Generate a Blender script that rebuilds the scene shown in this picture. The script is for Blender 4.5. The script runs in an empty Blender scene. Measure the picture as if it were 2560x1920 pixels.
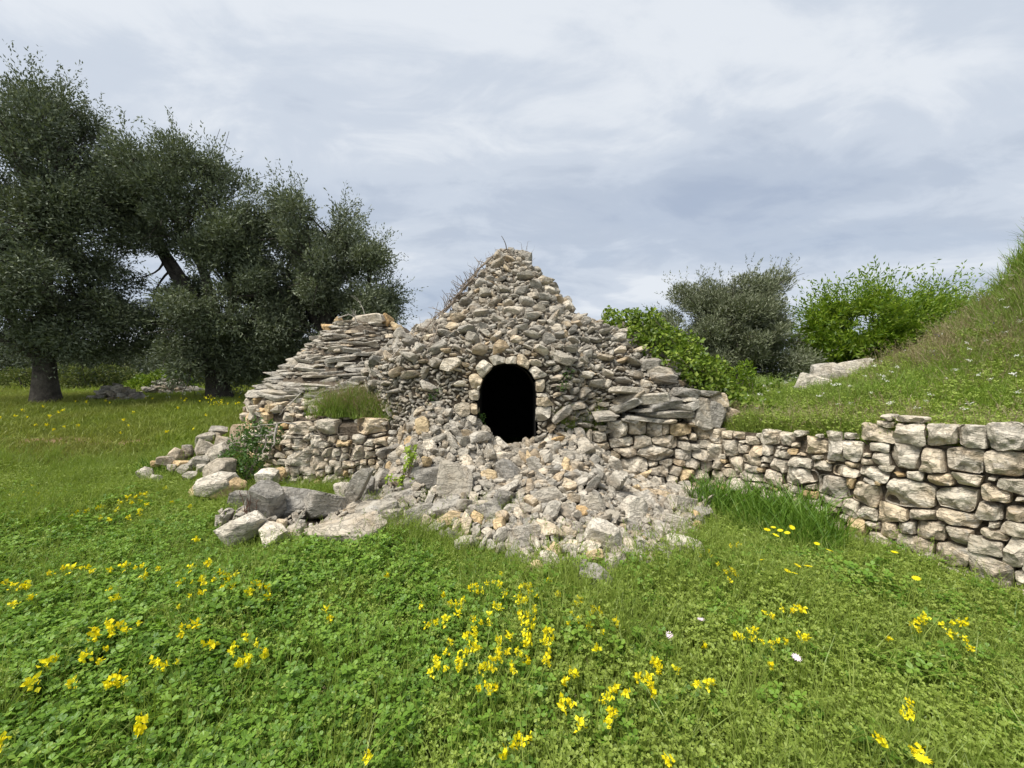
import bpy, bmesh, math
import numpy as np
from mathutils import Vector, Matrix, Euler
from mathutils.bvhtree import BVHTree

scene = bpy.context.scene
COL = scene.collection
F = 962.0            # focal length in pixels of the 2560 px wide photograph
CX, CY, HOR = 1280.0, 960.0, 940.0
CAM_H = 1.55

# ------------------------------------------------------------------ camera
cam_data = bpy.data.cameras.new("camera")
cam = bpy.data.objects.new("camera", cam_data)
COL.objects.link(cam)
cam_data.sensor_width = 36.0
cam_data.lens = 36.0 * F / 2560.0
cam_data.clip_start = 0.05
cam_data.clip_end = 3000.0
PITCH = math.atan((CY - HOR) / F)
cam.location = (0, 0, CAM_H)
cam.rotation_euler = (math.pi / 2 - PITCH, 0, 0)
scene.camera = cam

# ------------------------------------------------------------------ world: overcast sky
SUN_EL, SUN_AZ = math.radians(60), math.radians(-128)
world = bpy.data.worlds.new("World")
scene.world = world
world.use_nodes = True
wn, wl = world.node_tree.nodes, world.node_tree.links
wn.clear()


def N(nodes, kind, **kw):
    n = nodes.new(kind)
    for k, v in kw.items():
        setattr(n, k, v)
    return n


def setin(node, **kw):
    for k, v in kw.items():
        node.inputs[k.replace('_', ' ')].default_value = v


def math_node(nodes, links, op, a, b=None, clamp=False):
    n = nodes.new('ShaderNodeMath')
    n.operation = op
    n.use_clamp = clamp
    for i, s in enumerate((a, b)):
        if s is None:
            continue
        if isinstance(s, (int, float)):
            n.inputs[i].default_value = s
        else:
            links.new(s, n.inputs[i])
    return n.outputs[0]


def ramp(nodes, links, fac, stops, interp='LINEAR'):
    n = nodes.new('ShaderNodeValToRGB')
    cr = n.color_ramp
    cr.interpolation = interp
    while len(cr.elements) < len(stops):
        cr.elements.new(0.5)
    for e, (p, c) in zip(cr.elements, stops):
        e.position = p
        e.color = (c, c, c, 1) if isinstance(c, (int, float)) else (*c, 1)
    links.new(fac, n.inputs[0])
    return n.outputs[0]


def mix(nodes, links, fac, a, b, blend='MIX'):
    n = nodes.new('ShaderNodeMix')
    n.data_type = 'RGBA'
    n.blend_type = blend
    for sock, v in ((n.inputs[0], fac), (n.inputs[6], a), (n.inputs[7], b)):
        if isinstance(v, (int, float)):
            sock.default_value = v
        elif isinstance(v, tuple):
            sock.default_value = (*v, 1) if len(v) == 3 else v
        else:
            links.new(v, sock)
    return n.outputs[2]


def noise(nodes, links, vec, scale, detail=4.0, rough=0.55, distort=0.0):
    n = nodes.new('ShaderNodeTexNoise')
    setin(n, Scale=scale, Detail=detail, Roughness=rough, Distortion=distort)
    if vec is not None:
        links.new(vec, n.inputs['Vector'])
    return n.outputs['Fac']


sky = N(wn, 'ShaderNodeTexSky', sky_type='NISHITA', sun_disc=False)
sky.sun_elevation = SUN_EL
sky.sun_rotation = SUN_AZ
sky.air_density = 1.0
sky.dust_density = 2.0
skyscaled = mix(wn, wl, 1.0, sky.outputs[0], (0.05, 0.05, 0.05), 'MULTIPLY')
tc = N(wn, 'ShaderNodeTexCoord')
sep = N(wn, 'ShaderNodeSeparateXYZ')
wl.new(tc.outputs['Generated'], sep.inputs[0])
zz = math_node(wn, wl, 'ADD', math_node(wn, wl, 'MAXIMUM', sep.outputs[2], 0.0), 0.22)
px = math_node(wn, wl, 'DIVIDE', sep.outputs[0], zz)
py = math_node(wn, wl, 'DIVIDE', sep.outputs[1], zz)
comb = N(wn, 'ShaderNodeCombineXYZ')
wl.new(px, comb.inputs[0])
wl.new(py, comb.inputs[1])
mp = N(wn, 'ShaderNodeMapping')
wl.new(comb.outputs[0], mp.inputs[0])
mp.inputs['Rotation'].default_value = (0, 0, math.radians(-38))
mp.inputs['Scale'].default_value = (0.7, 1.15, 1)
mp.inputs['Location'].default_value = (3.1, 1.7, 0)
c1 = noise(wn, wl, mp.outputs[0], 0.9, 7, 0.52, 0.5)
c2 = noise(wn, wl, mp.outputs[0], 3.4, 8, 0.6, 0.5)
cc = math_node(wn, wl, 'ADD', math_node(wn, wl, 'MULTIPLY', c1, 0.68), math_node(wn, wl, 'MULTIPLY', c2, 0.32))
cloud = ramp(wn, wl, cc, [(0.34, (0.114, 0.131, 0.161)), (0.43, (0.136, 0.153, 0.180)), (0.51, (0.163, 0.179, 0.203)), (0.60, (0.206, 0.217, 0.232))], 'EASE')
cover = ramp(wn, wl, c1, [(0.2, 0.82), (0.5, 0.97)])
skycol = mix(wn, wl, cover, skyscaled, cloud)
bg = N(wn, 'ShaderNodeBackground')
wl.new(skycol, bg.inputs[0])
bg.inputs[1].default_value = 1.0
wo = N(wn, 'ShaderNodeOutputWorld')
wl.new(bg.outputs[0], wo.inputs[0])

# ------------------------------------------------------------------ the sun behind the clouds
sun_data = bpy.data.lights.new("sun", 'SUN')
sun_data.energy = 1.5
sun_data.angle = math.radians(28)
sun_data.color = (1.0, 0.955, 0.88)
sun = bpy.data.objects.new("sun", sun_data)
COL.objects.link(sun)
sd = Vector((math.sin(SUN_AZ) * math.cos(SUN_EL), math.cos(SUN_AZ) * math.cos(SUN_EL), math.sin(SUN_EL)))
sun.rotation_euler = sd.to_track_quat('Z', 'Y').to_euler()

scene.view_settings.view_transform = 'Standard'
scene.view_settings.look = 'None'
scene.view_settings.exposure = 1.95
scene.view_settings.gamma = 1.0
scene.render.engine = 'CYCLES'
scene.cycles.use_denoising = True
scene.cycles.max_bounces = 6
scene.cycles.diffuse_bounces = 4
scene.cycles.glossy_bounces = 2
scene.cycles.transmission_bounces = 4
scene.cycles.transparent_max_bounces = 4

# ------------------------------------------------------------------ helpers
RS = np.random.RandomState(7)


def tag(o, label=None, cat=None, group=None, kind=None):
    if label:
        o['label'] = label
    if cat:
        o['category'] = cat
    if group:
        o['group'] = group
    if kind:
        o['kind'] = kind
    return o


def link(o, parent=None):
    COL.objects.link(o)
    if parent is not None:
        o.parent = parent
    return o


def empty(name, loc=(0, 0, 0)):
    o = bpy.data.objects.new(name, None)
    o.location = loc
    o.empty_display_size = 0.1
    return link(o)


def mesh_np(name, verts, faces, mat=None, smooth=True, rnd=None):
    """verts (n,3); faces: (m,k) array or list of arrays with differing k."""
    me = bpy.data.meshes.new(name)
    verts = np.asarray(verts, dtype=np.float32)
    if not isinstance(faces, list):
        faces = [faces]
    faces = [np.asarray(f, dtype=np.int32) for f in faces if len(f)]
    loops = np.concatenate([f.ravel() for f in faces])
    tot = np.concatenate([np.full(len(f), f.shape[1], dtype=np.int32) for f in faces])
    start = np.concatenate([[0], np.cumsum(tot)[:-1]]).astype(np.int32)
    me.vertices.add(len(verts))
    me.vertices.foreach_set('co', verts.ravel())
    me.loops.add(len(loops))
    me.loops.foreach_set('vertex_index', loops)
    me.polygons.add(len(tot))
    me.polygons.foreach_set('loop_start', start)
    try:
        me.polygons.foreach_set('loop_total', tot)
    except Exception:
        pass
    me.polygons.foreach_set('use_smooth', np.full(len(tot), smooth, dtype=bool))
    if mat is not None:
        me.materials.append(mat)
    if rnd is not None:
        a = me.attributes.new('rnd', 'FLOAT', 'POINT')
        a.data.foreach_set('value', np.asarray(rnd, dtype=np.float32))
    me.update(calc_edges=True)
    me.validate()
    return me


def add(name, me, parent=None, loc=None):
    o = bpy.data.objects.new(name, me)
    if loc is not None:
        o.location = loc
    return link(o, parent)


def ray(pxx, pyy):
    """direction (y forward = 1) of a pixel of the 2560x1920 photograph"""
    d = Vector(((pxx - CX) / F, 1.0, -(pyy - CY) / F))
    d.rotate(Euler((-PITCH, 0, 0)))
    return d / d.y


def at(pxx, pyy, depth):
    return Vector((0, 0, CAM_H)) + ray(pxx, pyy) * depth


def smooth01(a, b, x):
    t = np.clip((np.asarray(x, dtype=float) - a) / (b - a), 0, 1)
    return t * t * (3 - 2 * t)


_W = np.random.RandomState(99)
_wk = _W.normal(size=(5, 12, 3))
_wp = _W.uniform(0, 6.28, size=(5, 12))


def wob(p, freq=1.0, octaves=3, seed=0):
    """cheap smooth noise in [-1,1] from sums of sines; p (n,3)"""
    p = np.asarray(p, dtype=float)
    out = np.zeros(len(p))
    amp, tot = 1.0, 0.0
    for o in range(octaves):
        k = _wk[o % 5] * freq * (2 ** o)
        ph = _wp[o % 5] + seed * (1.7 + o)
        out += amp * np.sin(p @ k.T + ph).sum(1) / 3.5
        tot += amp
        amp *= 0.5
    return out / tot


# ------------------------------------------------------------------ materials
def new_mat(name):
    m = bpy.data.materials.new(name)
    m.use_nodes = True
    m.node_tree.nodes.clear()
    return m, m.node_tree.nodes, m.node_tree.links


def finish(m, nodes, links, col, rough=0.9, bump=None, bump_d=0.01, bump_s=1.0, spec=0.25):
    p = nodes.new('ShaderNodeBsdfPrincipled')
    links.new(col, p.inputs['Base Color'])
    p.inputs['Roughness'].default_value = rough
    p.inputs['Specular IOR Level'].default_value = spec
    if bump is not None:
        b = nodes.new('ShaderNodeBump')
        b.inputs['Distance'].default_value = bump_d
        b.inputs['Strength'].default_value = bump_s
        links.new(bump, b.inputs['Height'])
        links.new(b.outputs[0], p.inputs['Normal'])
    o = nodes.new('ShaderNodeOutputMaterial')
    links.new(p.outputs[0], o.inputs[0])
    return m


def rnd_socket(n, l):
    oi = n.new('ShaderNodeObjectInfo')
    at_ = n.new('ShaderNodeAttribute')
    at_.attribute_name = 'rnd'
    s = math_node(n, l, 'ADD', oi.outputs['Random'], at_.outputs['Fac'])
    return math_node(n, l, 'FRACT', s)


def stone_mat(name, stops, lichen=0.5, white=0.5, ochre=0.3, gain=1.0, scale=1.0):
    m, n, l = new_mat(name)
    r = rnd_socket(n, l)
    va = n.new('ShaderNodeVectorMath')
    l.new(n.new('ShaderNodeNewGeometry').outputs['Position'], va.inputs[0])
    cb = n.new('ShaderNodeCombineXYZ')
    for k_, f_ in enumerate((61.0, 37.0, 83.0)):
        l.new(math_node(n, l, 'MULTIPLY', r, f_), cb.inputs[k_])
    l.new(cb.outputs[0], va.inputs[1])
    pos = va.outputs[0]
    col = ramp(n, l, r, stops)
    n1 = noise(n, l, pos, 5.0 * scale, 5, 0.6)
    g_ = 1.06 * gain
    col = mix(n, l, 1.0, col, ramp(n, l, n1, [(0.28, (0.76 * g_, 0.71 * g_, 0.62 * g_)), (0.5, (1.04 * g_, 0.975 * g_, 0.865 * g_)), (0.72, (1.19 * g_, 1.135 * g_, 1.03 * g_))]), 'MULTIPLY')
    n2 = noise(n, l, pos, 3.1 * scale, 4, 0.6, 0.6)
    of = math_node(n, l, 'MULTIPLY', ramp(n, l, n2, [(0.52, 0.0), (0.70, 1.0)]), ochre)
    col = mix(n, l, of, col, (0.40, 0.27, 0.14))
    n3 = noise(n, l, pos, 13.0 * scale, 6, 0.65, 0.4)
    lf = math_node(n, l, 'MULTIPLY', ramp(n, l, n3, [(0.55, 0.0), (0.65, 1.0)]), lichen)
    col = mix(n, l, lf, col, (0.085, 0.083, 0.078))
    n4 = noise(n, l, pos, 9.0 * scale, 7, 0.7, 0.8)
    wf = math_node(n, l, 'MULTIPLY', ramp(n, l, n4, [(0.55, 0.0), (0.66, 1.0)]), white)
    col = mix(n, l, wf, col, (0.50, 0.485, 0.45))
    # thin dark pits
    v = n.new('ShaderNodeTexVoronoi')
    v.feature = 'F1'
    v.inputs['Scale'].default_value = 60.0 * scale
    l.new(pos, v.inputs['Vector'])
    pit = ramp(n, l, v.outputs['Distance'], [(0.05, 0.55), (0.24, 1.0)])
    col = mix(n, l, 0.45, col, pit, 'MULTIPLY')
    # dark cracks along the bedding
    wv = n.new('ShaderNodeMapping')
    wv.inputs['Scale'].default_value = (1.0, 1.0, 2.6)
    l.new(pos, wv.inputs[0])
    cr = math_node(n, l, 'ABSOLUTE', math_node(n, l, 'SUBTRACT', noise(n, l, wv.outputs[0], 6.5 * scale, 5, 0.6, 0.8), 0.5))
    col = mix(n, l, 0.35, col, ramp(n, l, cr, [(0.0, 0.4), (0.010, 1.0)]), 'MULTIPLY')
    b1 = noise(n, l, pos, 24.0 * scale, 8, 0.65)
    b2 = noise(n, l, pos, 7.0 * scale, 4, 0.6, 1.0)
    h = math_node(n, l, 'ADD', math_node(n, l, 'MULTIPLY', b1, 0.7), math_node(n, l, 'MULTIPLY', b2, 0.9))
    h = math_node(n, l, 'ADD', h, math_node(n, l, 'MULTIPLY', ramp(n, l, cr, [(0.0, 0.0), (0.04, 1.0)]), 0.25))
    return finish(m, n, l, col, 0.95, h, 0.034, 1.0, 0.12)


GREY = [(0.0, (0.29, 0.284, 0.27)), (0.18, (0.46, 0.445, 0.415)), (0.32, (0.35, 0.34, 0.318)), (0.45, (0.48, 0.45, 0.40)), (0.58, (0.25, 0.247, 0.24)),
        (0.72, (0.50, 0.485, 0.455)), (0.86, (0.38, 0.36, 0.325)), (0.95, (0.46, 0.38, 0.28)), (1.0, (0.33, 0.315, 0.29))]
WARM = [(0.0, (0.48, 0.455, 0.41)), (0.3, (0.55, 0.525, 0.475)), (0.5, (0.50, 0.445, 0.37)), (0.7, (0.46, 0.445, 0.415)),
        (0.85, (0.52, 0.45, 0.35)), (1.0, (0.56, 0.54, 0.50))]
SLAB = [(0.0, (0.33, 0.325, 0.31)), (0.35, (0.42, 0.41, 0.385)), (0.6, (0.27, 0.268, 0.26)), (0.85, (0.46, 0.44, 0.40)), (1.0, (0.36, 0.34, 0.30))]
M_stone = stone_mat('limestone_rubble', GREY, 0.34, 0.2, 0.36, 0.95)
M_slab = stone_mat('weathered_slab', SLAB, 0.6, 0.5, 0.15)
M_wall = stone_mat('cream_limestone', WARM, 0.42, 0.5, 0.45, 1.10)
M_warm = stone_mat('fresh_limestone', [(0, (0.54, 0.42, 0.26)), (0.5, (0.58, 0.48, 0.33)), (1, (0.50, 0.36, 0.20))], 0.12, 0.3, 0.5)
M_dark = stone_mat('dark_weathered_limestone', [(0, (0.24, 0.238, 0.235)), (0.5, (0.31, 0.305, 0.295)), (1, (0.36, 0.35, 0.33))], 0.55, 0.4, 0.1)
M_arch = stone_mat('dressed_arch_stone', WARM, 0.25, 0.3, 0.35, 1.18)
M_pale = stone_mat('pale_pitted_limestone', [(0, (0.52, 0.50, 0.46)), (1, (0.60, 0.58, 0.54))], 0.5, 0.4, 0.15)


def simple_noise_mat(name, stops, scale=8.0, rough=0.95, bump=0.01, detail=6):
    m, n, l = new_mat(name)
    pos = n.new('ShaderNodeNewGeometry').outputs['Position']
    f = noise(n, l, pos, scale, detail, 0.62)
    col = ramp(n, l, f, stops)
    return finish(m, n, l, col, rough, f, bump, 1.0, 0.15)


M_soil = simple_noise_mat('stony_earth_gap_shade', [(0.3, (0.05, 0.04, 0.028)), (0.5, (0.105, 0.083, 0.06)), (0.7, (0.19, 0.165, 0.13))], 26, bump=0.03)  # brown earth, colour darkened to stand in for shade between the stones
M_soot_shade = simple_noise_mat('sooty_shaded_inside', [(0.3, (0.012, 0.011, 0.010)), (0.7, (0.022, 0.02, 0.018))], 6)  # smoke soot plus the unlit room's shade, painted as near black
M_bark = simple_noise_mat('olive_bark', [(0.3, (0.035, 0.03, 0.025)), (0.6, (0.085, 0.075, 0.062)), (0.8, (0.13, 0.118, 0.10))], 7, bump=0.06)
M_twig = simple_noise_mat('dry_twig', [(0.3, (0.16, 0.125, 0.095)), (0.7, (0.30, 0.255, 0.205))], 20)
M_deadwood = simple_noise_mat('bleached_wood', [(0.3, (0.27, 0.24, 0.20)), (0.7, (0.42, 0.39, 0.34))], 20)
M_redtwig = simple_noise_mat('reddish_stem', [(0.3, (0.10, 0.05, 0.035)), (0.7, (0.17, 0.09, 0.06))], 20)


def leaf_mat(name, stops, trans=0.35, gloss=0.08, rough=0.45, patch=None, patch_scale=0.35):
    """stops: colours over a per-leaf / per-clump random number; patch: second colour that drifts over the ground"""
    m, n, l = new_mat(name)
    r = rnd_socket(n, l)
    col = ramp(n, l, r, stops)
    pos = n.new('ShaderNodeNewGeometry').outputs['Position']
    if patch is not None:
        pf = noise(n, l, pos, patch_scale, 3, 0.6)
        col = mix(n, l, ramp(n, l, pf, [(0.38, 0.0), (0.64, 0.8)]), col, patch)
    d = n.new('ShaderNodeBsdfDiffuse')
    t = n.new('ShaderNodeBsdfTranslucent')
    g = n.new('ShaderNodeBsdfGlossy')
    g.inputs['Roughness'].default_value = rough
    l.new(col, d.inputs[0])
    l.new(mix(n, l, 1.0, col, (1.15, 1.2, 0.6), 'MULTIPLY'), t.inputs[0])
    g.inputs[0].default_value = (0.9, 0.95, 1.0, 1)
    a = n.new('ShaderNodeMixShader')
    a.inputs[0].default_value = trans
    l.new(d.outputs[0], a.inputs[1])
    l.new(t.outputs[0], a.inputs[2])
    b = n.new('ShaderNodeMixShader')
    b.inputs[0].default_value = gloss * 0.35
    l.new(a.outputs[0], b.inputs[1])
    l.new(g.outputs[0], b.inputs[2])
    o = n.new('ShaderNodeOutputMaterial')
    l.new(b.outputs[0], o.inputs[0])
    return m


M_clover = leaf_mat('clover_leaf', [(0, (0.085, 0.17, 0.02)), (0.5, (0.148, 0.265, 0.032)), (1, (0.22, 0.345, 0.05))], 0.3, 0.05)
M_medic = leaf_mat('medic_leaf', [(0, (0.16, 0.23, 0.03)), (0.5, (0.25, 0.335, 0.052)), (1, (0.34, 0.42, 0.09))], 0.3, 0.05, patch=(0.25, 0.31, 0.06))
M_grass = leaf_mat('grass_blade', [(0, (0.16, 0.235, 0.034)), (0.5, (0.27, 0.355, 0.065)), (1, (0.38, 0.44, 0.13))], 0.35, 0.05, patch=(0.20, 0.27, 0.05))
M_lush = leaf_mat('lush_grass_blade', [(0, (0.07, 0.15, 0.015)), (0.5, (0.12, 0.22, 0.025)), (1, (0.18, 0.29, 0.045))], 0.3, 0.06)
M_field = leaf_mat('field_grass_blade', [(0, (0.15, 0.21, 0.03)), (0.5, (0.23, 0.30, 0.05)), (1, (0.32, 0.37, 0.09))], 0.3, 0.03, patch=(0.24, 0.245, 0.07), patch_scale=0.28)
M_bankgrass = leaf_mat('bank_grass_blade', [(0, (0.115, 0.20, 0.024)), (0.5, (0.185, 0.29, 0.04)), (1, (0.27, 0.355, 0.075))], 0.3, 0.03, patch=(0.19, 0.25, 0.055), patch_scale=0.6)
M_dry = leaf_mat('dry_grass_blade', [(0, (0.20, 0.155, 0.08)), (0.5, (0.28, 0.23, 0.13)), (1, (0.34, 0.29, 0.18))], 0.25, 0.03)
M_olive = leaf_mat('olive_leaf', [(0, (0.075, 0.094, 0.052)), (0.4, (0.12, 0.142, 0.078)), (0.8, (0.175, 0.198, 0.115)), (1, (0.225, 0.245, 0.16))], 0.12, 0.07, 0.5)
M_oliveR = leaf_mat('young_olive_leaf', [(0, (0.10, 0.118, 0.065)), (0.5, (0.155, 0.175, 0.098)), (1, (0.24, 0.25, 0.17))], 0.15, 0.06, 0.5)
M_almond = leaf_mat('almond_leaf', [(0, (0.08, 0.15, 0.012)), (0.5, (0.155, 0.24, 0.02)), (1, (0.24, 0.32, 0.04))], 0.4, 0.05)
M_ivy = leaf_mat('ivy_leaf', [(0, (0.075, 0.125, 0.014)), (0.5, (0.16, 0.235, 0.026)), (1, (0.29, 0.36, 0.07))], 0.3, 0.05, 0.4)
M_shrub = leaf_mat('shrub_leaf', [(0, (0.045, 0.10, 0.018)), (0.5, (0.075, 0.15, 0.028)), (1, (0.12, 0.20, 0.05))], 0.3, 0.05)
M_farbush = leaf_mat('far_bush_leaf', [(0, (0.06, 0.085, 0.03)), (0.5, (0.10, 0.125, 0.042)), (1, (0.16, 0.17, 0.06))], 0.25, 0.03)
M_fartree = leaf_mat('far_olive_leaf', [(0, (0.075, 0.09, 0.06)), (0.5, (0.105, 0.12, 0.08)), (1, (0.15, 0.165, 0.115))], 0.15, 0.05)
M_lime = leaf_mat('fresh_vine_leaf', [(0, (0.22, 0.32, 0.03)), (1, (0.34, 0.44, 0.07))], 0.4, 0.05)
M_yellow = leaf_mat('yellow_petal', [(0, (0.72, 0.58, 0.012)), (0.5, (0.83, 0.73, 0.015)), (1, (0.86, 0.80, 0.04))], 0.25, 0.03)
M_white = leaf_mat('white_petal', [(0, (0.74, 0.74, 0.68)), (1, (0.82, 0.82, 0.78))], 0.2, 0.02)
M_pink = leaf_mat('pale_pink_petal', [(0, (0.72, 0.56, 0.68)), (1, (0.78, 0.64, 0.74))], 0.2, 0.02)
M_purple = leaf_mat('purple_petal', [(0, (0.16, 0.10, 0.38)), (1, (0.22, 0.15, 0.45))], 0.2, 0.02)
M_red = leaf_mat('red_leaf', [(0, (0.22, 0.05, 0.035)), (1, (0.30, 0.09, 0.05))], 0.25, 0.03)
M_stem = leaf_mat('green_stem', [(0, (0.08, 0.14, 0.025)), (1, (0.13, 0.19, 0.04))], 0.1, 0.03)


def ground_material():
    m, n, l = new_mat('meadow_soil')
    pos = n.new('ShaderNodeNewGeometry').outputs['Position']
    a = noise(n, l, pos, 0.5, 6, 0.6)
    b = noise(n, l, pos, 18, 6, 0.65)
    green = mix(n, l, b, (0.05, 0.085, 0.012), (0.11, 0.15, 0.025))
    brown = mix(n, l, b, (0.10, 0.065, 0.035), (0.19, 0.135, 0.08))
    col = mix(n, l, ramp(n, l, a, [(0.54, 0.0), (0.68, 0.6)]), green, brown)
    # trodden bare earth in the field
    mp_ = n.new('ShaderNodeMapping')
    mp_.inputs['Location'].default_value = (8.6 / 4.2, -7.5 / 0.62, 0)
    mp_.inputs['Scale'].default_value = (1 / 4.2, 1 / 0.62, 0)
    l.new(pos, mp_.inputs[0])
    ln = n.new('ShaderNodeVectorMath')
    ln.operation = 'LENGTH'
    l.new(mp_.outputs[0], ln.inputs[0])
    e_ = math_node(n, l, 'ADD', ln.outputs['Value'], math_node(n, l, 'MULTIPLY', a, 0.9))
    col = mix(n, l, ramp(n, l, e_, [(0.0, 1.0), (0.7, 1.0), (1.0, 0.0)]), col, mix(n, l, b, (0.16, 0.10, 0.055), (0.26, 0.18, 0.11)))
    return finish(m, n, l, col, 0.95, b, 0.03, 1.0, 0.1)


M_ground = ground_material()

# ================================================================== stones
def cube_sphere(n):
    """unit directions and quads of a cube sphere with n x n quads a side"""
    g = np.linspace(-1, 1, n + 1)
    g = np.tan(g * math.pi / 4)
    vs, fs, key = [], [], {}
    for ax in range(3):
        for s in (-1, 1):
            idx = np.zeros((n + 1, n + 1), int)
            for i, a in enumerate(g):
                for j, b in enumerate(g):
                    v = [0, 0, 0]
                    v[ax] = s
                    v[(ax + 1) % 3] = a
                    v[(ax + 2) % 3] = b
                    k = tuple(round(c, 5) for c in v)
                    if k not in key:
                        key[k] = len(vs)
                        vs.append(v)
                    idx[i, j] = key[k]
            for i in range(n):
                for j in range(n):
                    q = [idx[i, j], idx[i + 1, j], idx[i + 1, j + 1], idx[i, j + 1]]
                    fs.append(q if s > 0 else q[::-1])
    d = np.array(vs, float)
    d /= np.linalg.norm(d, axis=1)[:, None]
    return d, np.array(fs, int)


CS = {n: cube_sphere(n) for n in (2, 3, 7, 12)}


def rock_verts(rs, n, chips=6, p=16.0, rough=0.03, box=1.0, taper=0.12):
    """a broken limestone block about 2 units across: rounded intersection of half spaces"""
    d, f = CS[n]
    nm, h = [], []
    for ax in range(3):
        for s in (-1, 1):
            v = rs.normal(0, taper, 3)
            v[ax] = s
            nm.append(v / np.linalg.norm(v))
            h.append(rs.uniform(0.86, 1.0) * box)
    for _ in range(chips):
        v = rs.normal(size=3)
        v /= np.linalg.norm(v)
        nm.append(v)
        h.append(rs.uniform(0.72, 1.15))
    nm, h = np.array(nm), np.array(h)
    t = np.maximum(d @ nm.T, 0) / h
    r = 1.0 / np.power(np.power(t, p).sum(1), 1 / p)
    v = d * r[:, None]
    if rough > 0:
        sd_ = rs.uniform(0, 100)
        v = v * (1 + rough * wob(d, 2.6, 3, sd_) + 0.5 * rough * wob(d, 7.0, 2, sd_))[:, None]
    return v, f


TEMPL = {}


def rock_mesh(kind, i, mat):
    """shared stone meshes: 'block', 'slab', 'small'"""
    k = (kind, i, mat.name)
    if k not in TEMPL:
        rs = np.random.RandomState(1000 + 37 * i + len(kind) * 7919)
        if kind == 'boulder':
            v, f = rock_verts(rs, 12, 9, 70, 0.022)
        elif kind == 'slab':
            v, f = rock_verts(rs, 7, 6, 70, 0.02, taper=0.10)
            v = v * (1 + 0.0)
        else:
            v, f = rock_verts(rs, 7, 10, 70, 0.018, taper=0.25)
        TEMPL[k] = mesh_np('stone_shape', v, f, mat, smooth=False)
    return TEMPL[k]


def frame(nrm, up=Vector((0, 0, 1))):
    """axes (x along the surface, y = depth into it, z up the surface) for an outward normal"""
    y = -Vector(nrm).normalized()
    x = y.cross(up)
    if x.length < 1e-3:
        x = Vector((1, 0, 0))
    x.normalize()
    z = x.cross(y)
    return Matrix((x, y, z)).transposed()


def stone(name, loc, dims, rot, kind, i, mat, parent=None):
    o = bpy.data.objects.new(name, rock_mesh(kind, i, mat))
    M = rot.to_4x4() if isinstance(rot, Matrix) else Euler(rot).to_matrix().to_4x4()
    o.matrix_world = Matrix.Translation(loc) @ M @ Matrix.Diagonal((dims[0] / 2, dims[1] / 2, dims[2] / 2, 1))
    return link(o, parent)


class Pile:
    """many small stones joined into one mesh"""

    def __init__(self):
        self.v, self.f, self.r, self.n = [], [], [], 0
        self.shapes = [rock_verts(np.random.RandomState(500 + k), 2, 6, 60, 0.0, taper=0.3) for k in range(24)]

    def add(self, loc, dims, rot, rs):
        v, f = self.shapes[rs.randint(24)]
        m = np.array(rot.to_3x3() if isinstance(rot, Matrix) else Euler(rot).to_matrix())
        w = (v * (np.array(dims) / 2)) @ m.T + np.array(loc)
        self.v.append(w)
        self.f.append(f + self.n)
        self.r.append(np.full(len(w), rs.uniform()))
        self.n += len(w)

    def build(self, name, mat, parent=None):
        me = mesh_np(name, np.concatenate(self.v), np.concatenate(self.f), mat, False, np.concatenate(self.r))
        return add(name, me, parent)


def sq(v):
    return float(np.dot(v, v))


class Packer:
    """dart throwing in 3-D with stones of different sizes"""

    def __init__(self, cell=0.35):
        self.c, self.g = cell, {}

    def ok(self, p, r, k):
        c = self.c
        i0 = [int(math.floor(a / c)) for a in p]
        for dx in (-1, 0, 1):
            for dy in (-1, 0, 1):
                for dz in (-1, 0, 1):
                    for (q, s) in self.g.get((i0[0] + dx, i0[1] + dy, i0[2] + dz), ()):
                        if (p[0] - q[0]) ** 2 + (p[1] - q[1]) ** 2 + (p[2] - q[2]) ** 2 < (k * (r + s)) ** 2:
                            return False
        return True

    def put(self, p, r):
        c = self.c
        self.g.setdefault(tuple(int(math.floor(a / c)) for a in p), []).append((tuple(p), r))


# ================================================================== terrain
def ground_z(x, y):
    x, y = np.asarray(x, float), np.asarray(y, float)
    z = 0.75 * smooth01(5.0, 12.5, y + 0.06 * np.abs(x)) + 0.012 * np.maximum(y - 14, 0) * (y < 400)
    z = z - 0.12 * smooth01(7.0, 5.2, y) + 0.03 * np.sin(x * 1.3 + 0.5) * np.sin(y * 1.1 + 1.0) + 0.02 * np.sin(x * 2.9 - y * 2.1)
    return z


def grid_mesh(name, X, Y, Z, mat, keep=None):
    ny, nx = X.shape
    v = np.stack([X, Y, Z], -1).reshape(-1, 3)
    i = np.arange(ny * nx).reshape(ny, nx)
    f = np.stack([i[:-1, :-1], i[:-1, 1:], i[1:, 1:], i[1:, :-1]], -1)
    f = f.reshape(-1, 4) if keep is None else f[keep]
    return mesh_np(name, v, f, mat)


def make_ground():
    t = np.linspace(0, 1, 150)
    ys = -4 + 12 * t + 600 * t ** 5
    u = np.linspace(-1, 1, 181)
    X = np.outer(np.ones_like(ys), 14 * u + 700 * u ** 5)
    Y = np.outer(ys, np.ones_like(u))
    o = add('ground', grid_mesh('ground', X, Y, ground_z(X, Y), M_ground))
    return tag(o, 'grassy meadow ground running under the olive grove', 'ground', kind='structure')


ground = make_ground()

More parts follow.
